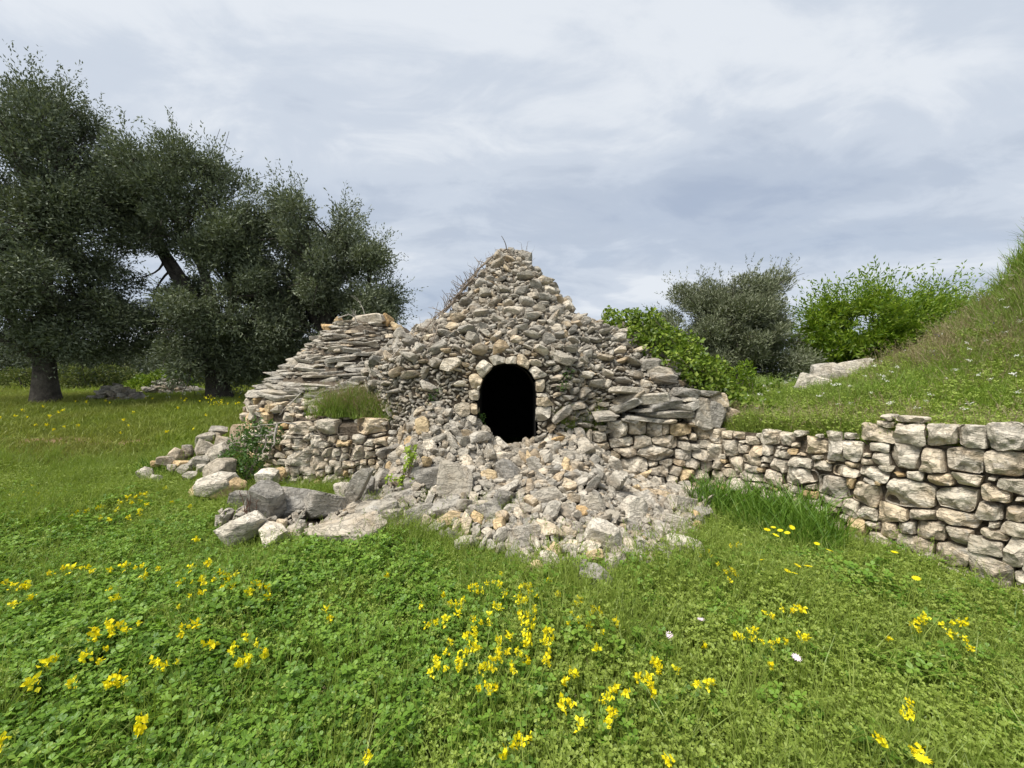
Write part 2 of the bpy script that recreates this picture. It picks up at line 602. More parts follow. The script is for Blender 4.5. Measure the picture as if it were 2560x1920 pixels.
# rubble heap height field (above the ground)
_bx = [-1.8, -1.7, -1.5, -1.3, -1.14, -0.4, 0.155, 0.64, 1.1, 1.45, 2.1, 2.45]
_by = [4.98, 4.8, 4.35, 4.0, 3.8, 3.42, 2.98, 2.80, 3.0, 3.3, 4.0, 4.7]
_tx = [-1.8, -1.7, -1.55, -1.3, -1.05, -0.55, -0.1, 0.3, 0.85, 1.15, 1.45, 1.75, 2.1, 2.5]
_tz = [0.1, 0.3, 0.62, 0.95, 1.15, 0.95, 0.56, 0.64, 0.78, 0.52, 0.30, 0.16, 0.08, 0.04]


def heap_z(x, y):
    x, y = np.asarray(x, float), np.asarray(y, float)
    yb = np.interp(x, _bx, _by)
    t = np.clip((y - yb) / (5.02 - yb), 0, 1)
    back = np.interp(x, _tx, _tz)
    z = back * t ** 1.55 + 0.09 * smooth01(0, 0.12, t) * (1 - 0.5 * t)
    inside = (x > _bx[0]) & (x < _bx[-1])
    # rubble slides a little way in through the doorway
    z = np.where((y > 5.02), np.maximum(back - 0.55 * (y - 5.02), 0.2), z)
    z = np.where(inside & (y > yb), z, -0.2)
    # low tongue of rubble under the row of big slabs
    yc = 3.92 + 0.06 * np.sin(x * 3.0)
    hw = np.interp(x, [-2.95, -2.6, -1.6, -1.0, -0.7], [0.02, 0.30, 0.32, 0.30, 0.02])
    w = np.clip(1 - ((y - yc) / hw) ** 2, 0, 1)
    z2 = np.where((x > -2.95) & (x < -0.7) & (w > 0), 0.16 * w, -0.2)
    return np.maximum(z, z2)


# bank behind the retaining wall
WALL = [(1.12, 5.02), (2.55, 4.95), (3.2, 3.55), (3.67, 2.76), (4.75, 0.95)]
WALL_TOP = [0.93, 0.93, 1.10, 1.17, 1.20]
MC = np.array([8.3, 4.8])


def mound(x, y):
    r = np.hypot(x - MC[0], y - MC[1])
    return np.interp(r, [0, 0.8, 1.17, 1.45, 2.2, 3.2, 4.8, 6.5, 30], [4.1, 3.8, 3.2, 2.62, 1.82, 1.32, 0.94, 0.92, 0.94])


def bank_pts(t, s):
    base = np.array([(2.75, 6.6), (2.75, 5.7), (2.80, 5.12), (3.44, 3.70), (3.92, 2.92), (5.0, 1.1), (6.5, -1.5)])
    dirs = np.array([(0.30, 0.95), (0.5, 0.87), (0.75, 0.66), (0.9, 0.43), (0.95, 0.3), (0.98, 0.2), (1, 0.1)])
    top = np.array([0.95, 0.90, 0.82, 0.92, 0.98, 1.0, 1.0])
    k = np.arange(7)
    bx, by = np.interp(t, k, base[:, 0]), np.interp(t, k, base[:, 1])
    dx, dy = np.interp(t, k, dirs[:, 0]), np.interp(t, k, dirs[:, 1])
    h = np.interp(t, k, top)
    x, y = bx + dx * s, by + dy * s
    kk = smooth01(0, 1.4, s)
    z = h * (1 - kk) + np.maximum(mound(x, y), h * 0.9) * kk
    p = np.stack([x, y, 0 * x], -1).reshape(-1, 3)
    z = z + (0.06 * wob(p, 1.1, 3)).reshape(x.shape) * smooth01(0, 0.5, s)
    return x, y, z


T_, S_ = np.meshgrid(np.linspace(0, 6, 110), 16 * np.linspace(0, 1, 120) ** 1.7, indexing='ij')
bX, bY, bZ = bank_pts(T_, S_)
M_bank = simple_noise_mat('bank_earth', [(0.3, (0.06, 0.06, 0.022)), (0.55, (0.10, 0.11, 0.035)), (0.75, (0.18, 0.16, 0.08))], 14, bump=0.03)
bank = add('bank', grid_mesh('bank', bX.T, bY.T, bZ.T, M_bank))
tag(bank, 'overgrown grassy bank rising behind the dry stone retaining wall', 'bank', kind='structure')

# ================================================================== main hut: core surface
AX = np.array([-0.03, 6.9])       # axis of the main cone
DOOR_X, DOOR_W, DOOR_TOP, DOOR_SPRING = -0.069, 0.752, 1.713, 1.32


def prof(phi):
    """base radius, top of the facade, bulge for direction phi (0 = towards the door, +90 deg = to the side of the wall)"""
    s, c = np.sin(phi), np.cos(phi)
    R = np.where(s > 0, 2.45 + 0.75 * s, 2.45 + 0.1 * s)
    D0 = 1.90 - 0.22 * smooth01(0.32, 0.6, s)
    r = np.where(c > 0.02, (np.power(np.maximum(c, 0.02) / D0, 7) + np.power(1 / R, 7)) ** (-1 / 7), R)
    zc = np.where(s > 0, 1.85 - 0.62 * smooth01(0.25, 0.95, s), 1.85 - 0.15 * smooth01(0.3, 0.9, -s))
    b = np.where(s > 0, 0.06 + 0.24 * smooth01(0.2, 0.9, s), 0.06)
    return r, zc, b


def core_pt(phi, s):
    phi, s = np.asarray(phi, float), np.asarray(s, float)
    r, zc, b = prof(phi)
    R2, Z2 = 1.16, 2.52
    sr = [0.0, 0.34, 0.52, 0.70, 0.88, 1.0]
    cols_r = [r + 0.06, r, (r + R2) / 2, R2 + 0 * r, 0.52 + 0 * r, 0.10 + 0 * r]
    cols_z = [0 * r - 0.1, zc, (zc + Z2) / 2 + b, Z2 + 0 * r, 3.30 + 0 * r, 3.74 + 0 * r]
    rr, z_ = np.zeros_like(phi), np.zeros_like(phi)
    for k in range(5):
        m = (s >= sr[k]) & (s <= sr[k + 1])
        t = (s - sr[k]) / (sr[k + 1] - sr[k])
        rr = np.where(m, cols_r[k] * (1 - t) + cols_r[k + 1] * t, rr)
        z_ = np.where(m, cols_z[k] * (1 - t) + cols_z[k + 1] * t, z_)
    p = np.stack([AX[0] + rr * np.sin(phi), AX[1] - rr * np.cos(phi), z_], -1)
    w = wob(p.reshape(-1, 3), 1.4, 3, 2.0).reshape(phi.shape)
    k = 0.07 * smooth01(0.36, 0.5, s)
    rr = rr + k * w * np.minimum(rr / 0.5, 1)
    return np.stack([AX[0] + rr * np.sin(phi), AX[1] - rr * np.cos(phi), z_], -1)


def in_door(x, z, g=0.0):
    dx = np.abs(np.asarray(x) - DOOR_X)
    hw = DOOR_W / 2
    rise = DOOR_TOP - DOOR_SPRING
    a = (dx < hw + g) & (z < DOOR_SPRING)
    e = (dx / (hw + g)) ** 2 + (np.maximum(z - DOOR_SPRING, 0) / (rise + g)) ** 2 < 1
    return a | (e & (z >= DOOR_SPRING))


PH, SS = np.meshgrid(np.radians(np.concatenate([np.arange(-180, -25, 4), np.arange(-25, 25, 0.8), np.arange(25, 181, 4)])),
                     np.concatenate([np.linspace(0, 0.34, 70), np.linspace(0.35, 1, 50)]), indexing='ij')
cP = core_pt(PH, SS)
cen = (cP[:-1, :-1] + cP[1:, 1:]) / 2
keep = ~(in_door(cen[..., 0], cen[..., 2], 0.035) & (cen[..., 1] < 5.6))
ii = np.arange(PH.size).reshape(PH.shape)
qf = np.stack([ii[:-1, :-1], ii[1:, :-1], ii[1:, 1:], ii[:-1, 1:]], -1)[keep]
hut = empty('stone_hut', (AX[0], AX[1], 0))
tag(hut, 'ruined conical dry stone hut with a dark arched doorway', 'stone hut')
core_me = mesh_np('core', cP.reshape(-1, 3) - np.array([AX[0], AX[1], 0]), qf, M_soil)
core = add('core', core_me, hut)
# inside: door passage widening into a sooty chamber, its shade painted in as near black
a = np.linspace(0, math.pi, 17)
ring = [(DOOR_X + DOOR_W / 2, 0.05)] + [(DOOR_X + math.cos(t) * DOOR_W / 2, DOOR_SPRING + math.sin(t) * (DOOR_TOP - DOOR_SPRING)) for t in a] + [(DOOR_X - DOOR_W / 2, 0.05)]
ring = np.array(ring)
cenr = np.array([DOOR_X, 0.9])
rv = []
for (yy, k) in ((4.985, 1.0), (5.75, 1.0), (5.78, 2.3), (8.0, 2.3), (8.05, 0.01)):
    q = cenr + (ring - cenr) * np.array([k, min(k, 1.45) if k > 1 else k])
    rv.append(np.stack([q[:, 0], np.full(len(q), yy), np.maximum(q[:, 1], 0.03)], -1))
nr = len(ring)
rv = np.concatenate(rv)
rf = []
for k in range(4):
    for j in range(nr):
        j2 = (j + 1) % nr
        rf.append([k * nr + j, k * nr + j2, (k + 1) * nr + j2, (k + 1) * nr + j])
inside = add('inner_room', mesh_np('inner_room', rv - np.array([AX[0], AX[1], 0]), np.array(rf), M_soot_shade, False), hut)

# ================================================================== annex (small cone of flat slabs)
AN = np.array([-2.90, 7.9])


AZ = [0, 1.13, 1.57, 2.2, 2.52, 2.6]


def annex_pt(phi, z):
    r = np.interp(z, AZ + [2.64], [2.2, 2.15, 1.66, 1.02, 0.76, 0.6, 0.25])
    r = r * (1 + 0.03 * np.sin(phi * 3 + 1) + 0.02 * np.sin(phi * 7))
    return np.stack([AN[0] + r * np.sin(phi), AN[1] - r * np.cos(phi), z + 0 * r], -1)


A1, A2 = np.meshgrid(np.radians(np.arange(-180, 181, 6)), np.array([0, 0.5, 1.13, 1.35, 1.57, 1.9, 2.2, 2.52, 2.6, 2.64]), indexing='ij')
aP = annex_pt(A1, A2 - 0.05)
annex = empty('stone_annex', (AN[0], AN[1], 0))
tag(annex, 'low side cone of flat grey slabs joined to the stone hut', 'stone annex')
ii = np.arange(A1.size).reshape(A1.shape)
qa = np.stack([ii[:-1, :-1], ii[1:, :-1], ii[1:, 1:], ii[:-1, 1:]], -1).reshape(-1, 4)
acore = add('core', mesh_np('core', aP.reshape(-1, 3) - np.array([AN[0], AN[1], 0]), qa, M_soil), annex)

# ================================================================== heap underlay and ledges
hx, hy = np.meshgrid(np.linspace(-3.0, 2.5, 130), np.linspace(2.7, 5.7, 80))
hz = heap_z(hx, hy) - 0.11
kc = (heap_z(hx, hy)[:-1, :-1] > 0.0) & ((hy[:-1, :-1] < 5.04) | (np.abs(hx[:-1, :-1] - DOOR_X) < DOOR_W / 2 - 0.02))
heap = empty('rubble_heap', (0, 4.2, 0))
tag(heap, 'heap of broken limestone rubble spilling out from the arched doorway', 'rubble heap')
hme = grid_mesh('earth', hx, hy - 4.2, hz, M_soil, kc)
earth = add('earth', hme, heap)


def prism(name, outline, z0, z1, mat, parent=None, org=(0, 0)):
    n = len(outline)
    v = [(x - org[0], y - org[1], z0) for x, y in outline] + [(x - org[0], y - org[1], z1[k] if isinstance(z1, (list, tuple)) else z1) for k, (x, y) in enumerate(outline)]
    side = np.array([[k, (k + 1) % n, n + (k + 1) % n, n + k] for k in range(n)])
    return add(name, mesh_np(name, np.array(v), [side, np.array([list(range(n, 2 * n))])], mat, False), parent)


left_wall = empty('terrace_wall', (-2.2, 5.2, 0))
tag(left_wall, 'low broken terrace wall with dry grass on top in front of the slab cone', 'stone wall', kind='thing')
LW = [(-3.15, 5.32), (-1.35, 5.12)]
l_earth = prism('earth', [(-3.12, 5.42), (-1.25, 5.22), (-1.0, 5.9), (-1.2, 6.4), (-2.8, 6.2), (-3.3, 6.0)], -0.1, [0.82, 0.88, 1.25, 1.3, 1.25, 1.05], M_soil, left_wall, (-2.2, 5.2))
right_wall = empty('retaining_wall', (2.9, 4.0, 0))
tag(right_wall, 'dry stone retaining wall of cream limestone blocks below the grassy bank', 'stone wall', kind='thing')
r_earth = prism('earth', [(1.14, 5.17), (2.6, 5.08), (3.33, 3.6), (3.8, 2.81), (4.9, 1.0), (5.1, 1.2), (3.95, 2.95), (3.5, 3.8), (2.7, 5.7), (1.2, 5.7)],
                -0.1, [0.86, 0.84, 0.94, 1.0, 1.02, 0.95, 0.9, 0.85, 0.82, 0.88], M_soil, right_wall, (2.9, 4.0))

# ------------------------------------------------------------------ pixel rays onto the built surfaces
bpy.context.view_layer.update()


def bvh_of(objs):
    vs, fs, n = [], [], 0
    for o in objs:
        mw = o.matrix_world
        vs += [mw @ v.co for v in o.data.vertices]
        fs += [[i + n for i in p.vertices] for p in o.data.polygons]
        n = len(vs)
    return BVHTree.FromPolygons(vs, fs)


BVH = bvh_of([ground, bank, core, acore, earth, l_earth, r_earth])
BVH_G = bvh_of([ground, earth])


def hit(pxx, pyy, bvh=None):
    o = Vector((0, 0, CAM_H))
    d = ray(pxx, pyy).normalized()
    h = (bvh or BVH).ray_cast(o, d)
    return h[0], h[1]

# ================================================================== masonry fitted stone by stone
def clip(poly, p, nrm):
    """keep the side of the line through p where (q-p).nrm <= 0"""
    out = []
    n = len(poly)
    for i in range(n):
        a_, b_ = poly[i], poly[(i + 1) % n]
        da = (a_[0] - p[0]) * nrm[0] + (a_[1] - p[1]) * nrm[1]
        db = (b_[0] - p[0]) * nrm[0] + (b_[1] - p[1]) * nrm[1]
        if da <= 0:
            out.append(a_)
        if (da < 0 < db) or (db < 0 < da):
            t = da / (da - db)
            out.append((a_[0] + t * (b_[0] - a_[0]), a_[1] + t * (b_[1] - a_[1])))
    return out


def fit_cells(st, rs, grow=1.10, gap=0.010, zmin=-0.1):
    """st: list of (u, z, w, h); each becomes a rounded box clipped against its neighbours"""
    cells = []
    for i, (u, z, w, h) in enumerate(st):
        w2, h2 = w * grow / 2, h * grow / 2
        c = min(w2, h2)
        k = [rs.uniform(0.12, 0.5) * c for _ in range(8)]
        poly = [(u - w2 + k[0], z - h2), (u + w2 - k[1], z - h2), (u + w2, z - h2 + k[2]), (u + w2, z + h2 - k[3]),
                (u + w2 - k[4], z + h2), (u - w2 + k[5], z + h2), (u - w2, z + h2 - k[6]), (u - w2, z - h2 + k[7])]
        for j, (u2, z2, wj, hj) in enumerate(st):
            if i == j:
                continue
            du, dz = u2 - u, z2 - z
            if abs(du) > (w + wj) * 0.8 or abs(dz) > (h + hj) * 0.8:
                continue
            # separate along the axis of least overlap, tilted towards the true direction
            ox = (w + wj) / 2 - abs(du)
            oz = (h + hj) / 2 - abs(dz)
            ox_n, oz_n = ox / min(w, wj), oz / min(h, hj)
            if ox_n < oz_n:
                nrm = (1.0 if du > 0 else -1.0, 0.35 * dz / max(abs(du), 0.03))
                f = w / (w + wj)
            else:
                nrm = (0.35 * du / max(abs(dz), 0.03), 1.0 if dz > 0 else -1.0)
                f = h / (h + hj)
            L = math.hypot(*nrm)
            nrm = (max(-0.8, min(0.8, nrm[0])) if abs(nrm[1]) == 1 else nrm[0], max(-0.8, min(0.8, nrm[1])) if abs(nrm[0]) == 1 else nrm[1])
            L = math.hypot(*nrm)
            nrm = (nrm[0] / L, nrm[1] / L)
            p = (u + du * f - nrm[0] * gap, z + dz * f - nrm[1] * gap)
            poly = clip(poly, p, nrm)
            if len(poly) < 3:
                break
        cells.append(poly if len(poly) >= 3 else None)
    return cells


def chaikin(p, it=2, q=0.25):
    p = np.array(p, float)
    for _ in range(it):
        n = np.roll(p, -1, 0)
        p = np.stack([(1 - q) * p + q * n, q * p + (1 - q) * n], 1).reshape(-1, 2)
    return p


def poly_stone(name, poly, to3, nrm, depth, bulge, seed, mat, parent, origin, q=0.2, rough=1.0):
    """a stone whose face fills a polygon of the wall; to3 maps (u,z)->Vector, nrm outward"""
    rs = np.random.RandomState(seed)
    p = chaikin(poly, 1, q)
    # resample evenly
    d = np.linalg.norm(np.roll(p, -1, 0) - p, axis=1)
    t = np.concatenate([[0], np.cumsum(d)])
    m = 30
    tt = np.linspace(0, t[-1], m, endpoint=False)
    pc = np.vstack([p, p[:1]])
    p = np.stack([np.interp(tt, t, pc[:, 0]), np.interp(tt, t, pc[:, 1])], -1)
    c = p.mean(0)
    size = math.sqrt(max(1e-6, np.ptp(p[:, 0]) * np.ptp(p[:, 1])))
    tilt = rs.normal(0, 0.10, 2)
    proud = rs.uniform(-0.012, 0.03)
    rings = [(1.0, -depth), (1.03, -0.35 * depth), (1.0, -0.11 * size), (0.955, -0.03 * size), (0.87, 0.02 * size), (0.75, 0.03 * size + bulge * size * 0.45),
             (0.6, 0.03 * size + bulge * size * 0.7), (0.45, 0.03 * size + bulge * size * 0.85), (0.28, 0.03 * size + bulge * size * 0.95)]
    fb, fg = rs.uniform(0.02, 0.16, 7) * size, rs.normal(0, 0.48, (7, 2))
    V = []
    for k, (s, o) in enumerate(rings):
        r2 = c + (p - c) * s
        off = np.full(m, o + proud)
        if k >= 2:
            off = off + (r2 - c) @ tilt
            off = np.minimum(off, (fb[None] + (r2 - c) @ fg.T).min(1) + 0.02 * size)
        V.append(np.column_stack([r2, off]))
    V.append(np.array([[c[0], c[1], min(0.03 * size + bulge * size + proud, fb.min() + 0.02 * size)]]))
    V = np.concatenate(V)
    q3 = np.column_stack([V[:, 0], V[:, 1], V[:, 2]])
    s_ = rs.uniform(0, 100)
    k = np.concatenate([np.zeros(m), np.full(m, 0.3), np.ones(len(V) - 2 * m)]) * rough
    V[:, 2] += k * (0.026 * wob(q3, 10, 3, s_) + 0.016 * wob(q3, 30, 2, s_)) * min(1.0, size / 0.18)
    V[:, :2] += (k * 0.022 * wob(q3, 14, 2, s_ + 5))[:, None] * (V[:, :2] - c) / max(size, 0.05) * 2
    o3 = np.array([np.array(to3(a_, b_)) + np.array(nrm) * e for a_, b_, e in V])
    org = np.array(to3(c[0], c[1]))
    fs = []
    nrg = len(rings)
    for r in range(nrg - 1):
        for j in range(m):
            j2 = (j + 1) % m
            fs.append([r * m + j, r * m + j2, (r + 1) * m + j2, (r + 1) * m + j])
    fan = [[(nrg - 1) * m + j, (nrg - 1) * m + (j + 1) % m, nrg * m] for j in range(m)]
    me = mesh_np(name, o3 - org, [np.array(fs), np.array(fan)], mat, smooth=False)
    return add(name, me, parent, Vector(org) - Vector(origin))


def plane_hit(pxx, pyy, A, B):
    """pixel ray onto the vertical plane through A, B -> (distance along AB, height)"""
    d = ray(pxx, pyy)
    ax, ay = A
    ux, uy = B[0] - A[0], B[1] - A[1]
    L = math.hypot(ux, uy)
    ux, uy = ux / L, uy / L
    # t*d.x = ax + s*ux ; t*1 = ay + s*uy
    det = d.x * (-uy) - (-ux) * 1.0
    t = (ax * (-uy) + ux * ay) / det
    s = (d.x * ay - ax) / det
    return s, CAM_H + d.z * t


def px_stones(lst, zx, zy, zs, A, B):
    out = []
    for (cx, cy, w, h) in lst:
        x0, x1 = zx + (cx - w / 2) / zs, zx + (cx + w / 2) / zs
        y0, y1 = zy + (cy - h / 2) / zs, zy + (cy + h / 2) / zs
        xm, ym = (x0 + x1) / 2, (y0 + y1) / 2
        u0, _ = plane_hit(x0, ym, A, B)
        u1, _ = plane_hit(x1, ym, A, B)
        _, za = plane_hit(xm, y0, A, B)
        _, zb = plane_hit(xm, y1, A, B)
        out.append(((u0 + u1) / 2, (za + zb) / 2, abs(u1 - u0), abs(za - zb)))
    return out


def fill_stones(st, rs, u0, u1, top, sizes, tries=2500):
    """small stones in the holes that the listed stones leave"""
    st = list(st)
    for w0 in sizes:
        for _ in range(tries):
            u = rs.uniform(u0, u1)
            z = rs.uniform(-0.05, top(u) - 0.3 * w0)
            w, h = w0 * rs.uniform(0.9, 1.5), w0 * rs.uniform(0.6, 0.95)
            if all(abs(u - a_[0]) > 0.46 * (w + a_[2]) or abs(z - a_[1]) > 0.46 * (h + a_[3]) for a_ in st):
                st.append((u, z, w, h))
    return st


def build_wall(st, A, B, parent, origin, mat, seed, depth=0.22, warm=0.1):
    rs = np.random.RandomState(seed)
    ux, uy = B[0] - A[0], B[1] - A[1]
    L = math.hypot(ux, uy)
    ux, uy = ux / L, uy / L
    nrm = (uy, -ux, 0)
    if nrm[1] > 0 and abs(nrm[1]) > abs(nrm[0]) or (nrm[0] > 0 and abs(nrm[0]) >= abs(nrm[1])):
        nrm = (-nrm[0], -nrm[1], 0)
    cells = fit_cells(st, rs)
    to3 = lambda u, z: (A[0] + ux * u, A[1] + uy * u, z)
    flip = np.cross((ux, uy, 0), (0, 0, 1)) @ np.array(nrm) < 0
    k = 0
    for i, c in enumerate(cells):
        if c is None:
            continue
        c = list(c)
        if flip:
            c = c[::-1]
        m = M_warm if rs.uniform() < warm else mat
        poly_stone('stone', c, to3, nrm, depth, 0.09, seed * 1000 + i, m, parent, origin, q=rs.uniform(0.05, 0.13))
        k += 1
    return k


# ---- retaining wall: the stretch that faces the meadow, beside the doorway
rsw = np.random.RandomState(3)
Z5 = [(680, 1160, 190, 150), (870, 1150, 170, 110), (1025, 1165, 130, 110), (1130, 1160, 70, 100), (1280, 1170, 200, 110), (1470, 1180, 110, 150),
      (725, 1285, 250, 100), (920, 1270, 150, 90), (1140, 1270, 210, 100), (1310, 1305, 130, 80), (1500, 1300, 110, 100), (1310, 1240, 80, 55),
      (1390, 1230, 70, 60), (555, 1320, 140, 80), (760, 1370, 240, 100), (565, 1420, 140, 120), (665, 1420, 80, 90), (1040, 1375, 310, 130),
      (1300, 1395, 150, 100), (1490, 1400, 200, 110), (1400, 1325, 80, 50), (840, 1520, 280, 180), (1020, 1485, 110, 60), (1135, 1465, 110, 50),
      (1265, 1470, 110, 70), (1390, 1480, 160, 90), (1510, 1500, 90, 80), (1060, 1545, 150, 90), (1200, 1535, 110, 90), (1330, 1600, 130, 130),
      (1450, 1600, 130, 110), (1050, 1630, 170, 70), (1200, 1625, 120, 80), (880, 1640, 150, 60)]
A, B = WALL[0], WALL[1]
LA = math.hypot(B[0] - A[0], B[1] - A[1])
st = px_stones(Z5, 1360, 760, 3.687, A, B)
st = fill_stones(st, rsw, 0.05, LA - 0.03, lambda u: 0.88, (0.17, 0.11, 0.075))
n1 = build_wall(st, A, B, right_wall, (2.9, 4.0, 0), M_wall, 11, warm=0.05)
# ---- the stretch that runs towards the viewer
Z7 = [(1250, 215, 200, 110), (1455, 215, 190, 120), (1675, 232, 220, 130), (1870, 240, 200, 130), (2095, 240, 250, 150),
      (1455, 130, 190, 40), (1320, 115, 80, 35), (1315, 160, 100, 50), (572, 243, 115, 90), (670, 255, 95, 80), (750, 218, 80, 35),
      (840, 300, 180, 105), (990, 325, 110, 125), (1100, 325, 110, 120), (1265, 305, 110, 60), (1270, 378, 100, 80), (1435, 365, 180, 170),
      (1600, 395, 150, 140), (1825, 385, 245, 160), (2080, 420, 270, 160), (305, 305, 100, 100), (395, 312, 90, 60), (480, 325, 95, 70),
      (548, 325, 70, 65), (630, 350, 110, 55), (345, 410, 85, 75), (445, 385, 110, 60), (540, 380, 75, 45), (620, 425, 140, 85), (755, 400, 130, 65),
      (440, 440, 100, 45), (255, 510, 90, 80), (310, 470, 110, 50), (440, 495, 170, 60), (585, 505, 110, 95), (345, 545, 110, 70), (460, 555, 110, 50),
      (550, 610, 120, 85), (755, 500, 210, 120), (1050, 465, 180, 70), (1250, 480, 200, 75), (1660, 520, 190, 90), (1840, 520, 170, 80),
      (1500, 490, 110, 60), (975, 565, 190, 120), (1085, 540, 60, 60), (1180, 600, 190, 140), (1450, 600, 330, 180), (1790, 640, 260, 150),
      (2020, 610, 200, 120), (2130, 560, 170, 100), (830, 605, 70, 45), (820, 560, 70, 40), (960, 648, 130, 55), (1080, 690, 110, 100),
      (1195, 735, 120, 85), (1360, 735, 205, 100), (1540, 745, 180, 70), (1790, 775, 310, 100), (1970, 715, 190, 110), (2150, 740, 160, 90),
      (1045, 755, 70, 40), (1125, 815, 110, 90), (1230, 815, 100, 60), (1330, 845, 130, 100), (1450, 830, 130, 90), (1600, 850, 190, 130),
      (1790, 885, 180, 120), (1990, 865, 200, 50), (2000, 810, 90, 45), (2150, 845, 180, 80), (1280, 925, 170, 130), (1510, 925, 225, 90),
      (1720, 995, 210, 150), (1430, 1010, 150, 100), (1960, 955, 200, 90), (2150, 1000, 150, 200), (1580, 1030, 80, 60), (2000, 1110, 300, 220),
      (2180, 1160, 100, 100), (640, 690, 120, 60), (740, 670, 140, 80), (625, 620, 60, 60), (880, 710, 120, 40), (1060, 885, 120, 60)]


def seg_of(pxx):
    """plane to use for a pixel column"""
    x1 = CX + F * WALL[2][0] / WALL[2][1]
    x2 = CX + F * WALL[3][0] / WALL[3][1]
    return 1 if pxx < x1 else (2 if pxx < x2 else 3)


# the three points of this stretch nearly line up: one plane from the corner to beyond the picture
A, B = WALL[1], WALL[3]
LB = math.hypot(B[0] - A[0], B[1] - A[1])
st = px_stones(Z7, 1700, 1000, 2.572, A, B)
st = [s for s in st if s[0] > 0.02]
topf = lambda u: np.interp(u, [0, 0.9, 1.5, LB, LB + 2], [0.86, 0.9, 1.02, 1.08, 1.12])
st = fill_stones(st, rsw, 0.0, LB + 1.9, topf, (0.26, 0.2, 0.14, 0.1, 0.07, 0.05), 1500)
n2 = build_wall(st, A, B, right_wall, (2.9, 4.0, 0), M_wall, 12, warm=0.07)

# ---- terrace wall in front of the slab cone
Z4 = [(1345, 385, 140, 110), (1560, 370, 170, 120), (1960, 365, 240, 130), (1350, 445, 150, 30), (1410, 450, 80, 50), (1355, 505, 150, 85),
      (1490, 490, 150, 100), (1425, 555, 70, 40), (1500, 570, 90, 70), (1350, 625, 200, 130), (1590, 580, 110, 80), (1495, 665, 150, 110),
      (1670, 580, 60, 60), (1830, 575, 140, 120), (1650, 670, 90, 50), (1765, 680, 120, 70), (1315, 735, 110, 70), (1425, 735, 140, 70),
      (1525, 760, 80, 60), (1590, 725, 60, 60), (1440, 790, 120, 50), (1270, 740, 70, 80), (1690, 720, 80, 70), (1745, 750, 60, 60),
      (1610, 800, 150, 60), (1830, 800, 150, 80), (2040, 480, 120, 60), (2000, 435, 120, 35), (1950, 500, 90, 60), (1720, 500, 130, 60)]
A, B = LW
LL = math.hypot(B[0] - A[0], B[1] - A[1])
st = px_stones(Z4, 340, 960, 3.352, A, B)
st = fill_stones(st, rsw, 0.05, LL - 0.05, lambda u: 0.72, (0.14, 0.1, 0.07))
n3 = build_wall(st, A, B, left_wall, (-2.2, 5.2, 0), M_wall, 13, warm=0.08)

# ---- arch and jamb stones of the doorway
ARCH = {
    'voussoir': [[(835, 250), (925, 170), (1030, 235), (985, 290), (930, 345), (900, 385), (850, 330)], [(965, 140), (1060, 115), (1165, 150), (1168, 212), (1100, 218), (1030, 240)],
                 [(1172, 150), (1290, 130), (1295, 170), (1285, 215), (1170, 212)], [(1300, 115), (1360, 115), (1445, 200), (1420, 280), (1350, 245), (1287, 217)],
                 [(1420, 290), (1490, 245), (1560, 290), (1635, 335), (1600, 370), (1490, 395), (1460, 330)]],
    'jamb_stone': [[(1500, 400), (1600, 390), (1615, 480), (1580, 535), (1508, 540)], [(1510, 545), (1615, 550), (1625, 585), (1510, 590)],
                   [(1512, 595), (1640, 590), (1715, 685), (1600, 698), (1512, 690)], [(1512, 700), (1680, 705), (1660, 800), (1600, 850), (1505, 870)],
                   [(760, 360), (840, 330), (905, 390), (880, 450), (860, 490), (790, 480)], [(750, 530), (855, 490), (860, 560), (855, 620), (770, 610)],
                   [(595, 680), (690, 650), (760, 665), (765, 780), (690, 800), (610, 760)], [(765, 665), (850, 655), (855, 790), (770, 780)],
                   [(700, 850), (760, 800), (845, 805), (845, 895), (720, 900)], [(700, 915), (835, 905), (840, 1000), (740, 990)],
                   [(860, 455), (880, 460), (868, 500), (858, 498)]]}
FY = 4.895
arch_boxes = []
k = 0
for nm, polys in ARCH.items():
    for p in polys:
        q = []
        for (x, y) in p:
            d = ray(1000 + x / 4.424, 860 + y / 4.424)
            q.append((d.x * FY, CAM_H + d.z * FY))
        area = sum(q[i][0] * q[(i + 1) % len(q)][1] - q[(i + 1) % len(q)][0] * q[i][1] for i in range(len(q)))
        if area < 0:
            q = q[::-1]
        arch_boxes.append((min(a_[0] for a_ in q), max(a_[0] for a_ in q), min(a_[1] for a_ in q), max(a_[1] for a_ in q)))
        poly_stone(nm, q, lambda u, z: (u, FY, z), (0, -1, 0), 0.34, 0.04, 40 + k, M_arch, hut, (AX[0], AX[1], 0), q=0.12, rough=0.6)
        k += 1

# ================================================================== stones of the main cone
rsc = np.random.RandomState(21)


def sample_surface(pts, n, rs, region=None):
    """area weighted random points (with normals) on a parametric grid (a,b,3)"""
    P00, P10, P11, P01 = pts[:-1, :-1], pts[1:, :-1], pts[1:, 1:], pts[:-1, 1:]
    nr_ = np.cross(P10 - P00, P01 - P00)
    ar = np.linalg.norm(nr_, axis=-1)
    if region is not None:
        ar = ar * region((P00 + P11) / 2)
    w = (ar / ar.sum()).ravel()
    k_ = rs.choice(len(w), n, p=w)
    i_, j_ = np.unravel_index(k_, ar.shape)
    a_, b_ = rs.uniform(size=(2, n, 1))
    p = (P00[i_, j_] * (1 - a_) + P10[i_, j_] * a_) * (1 - b_) + (P01[i_, j_] * (1 - a_) + P11[i_, j_] * a_) * b_
    nn = nr_[i_, j_] / (ar[i_, j_][:, None] + 1e-12)
    nn = nr_[i_, j_]
    nn = nn / (np.linalg.norm(nn, axis=1)[:, None] + 1e-12)
    return p, nn


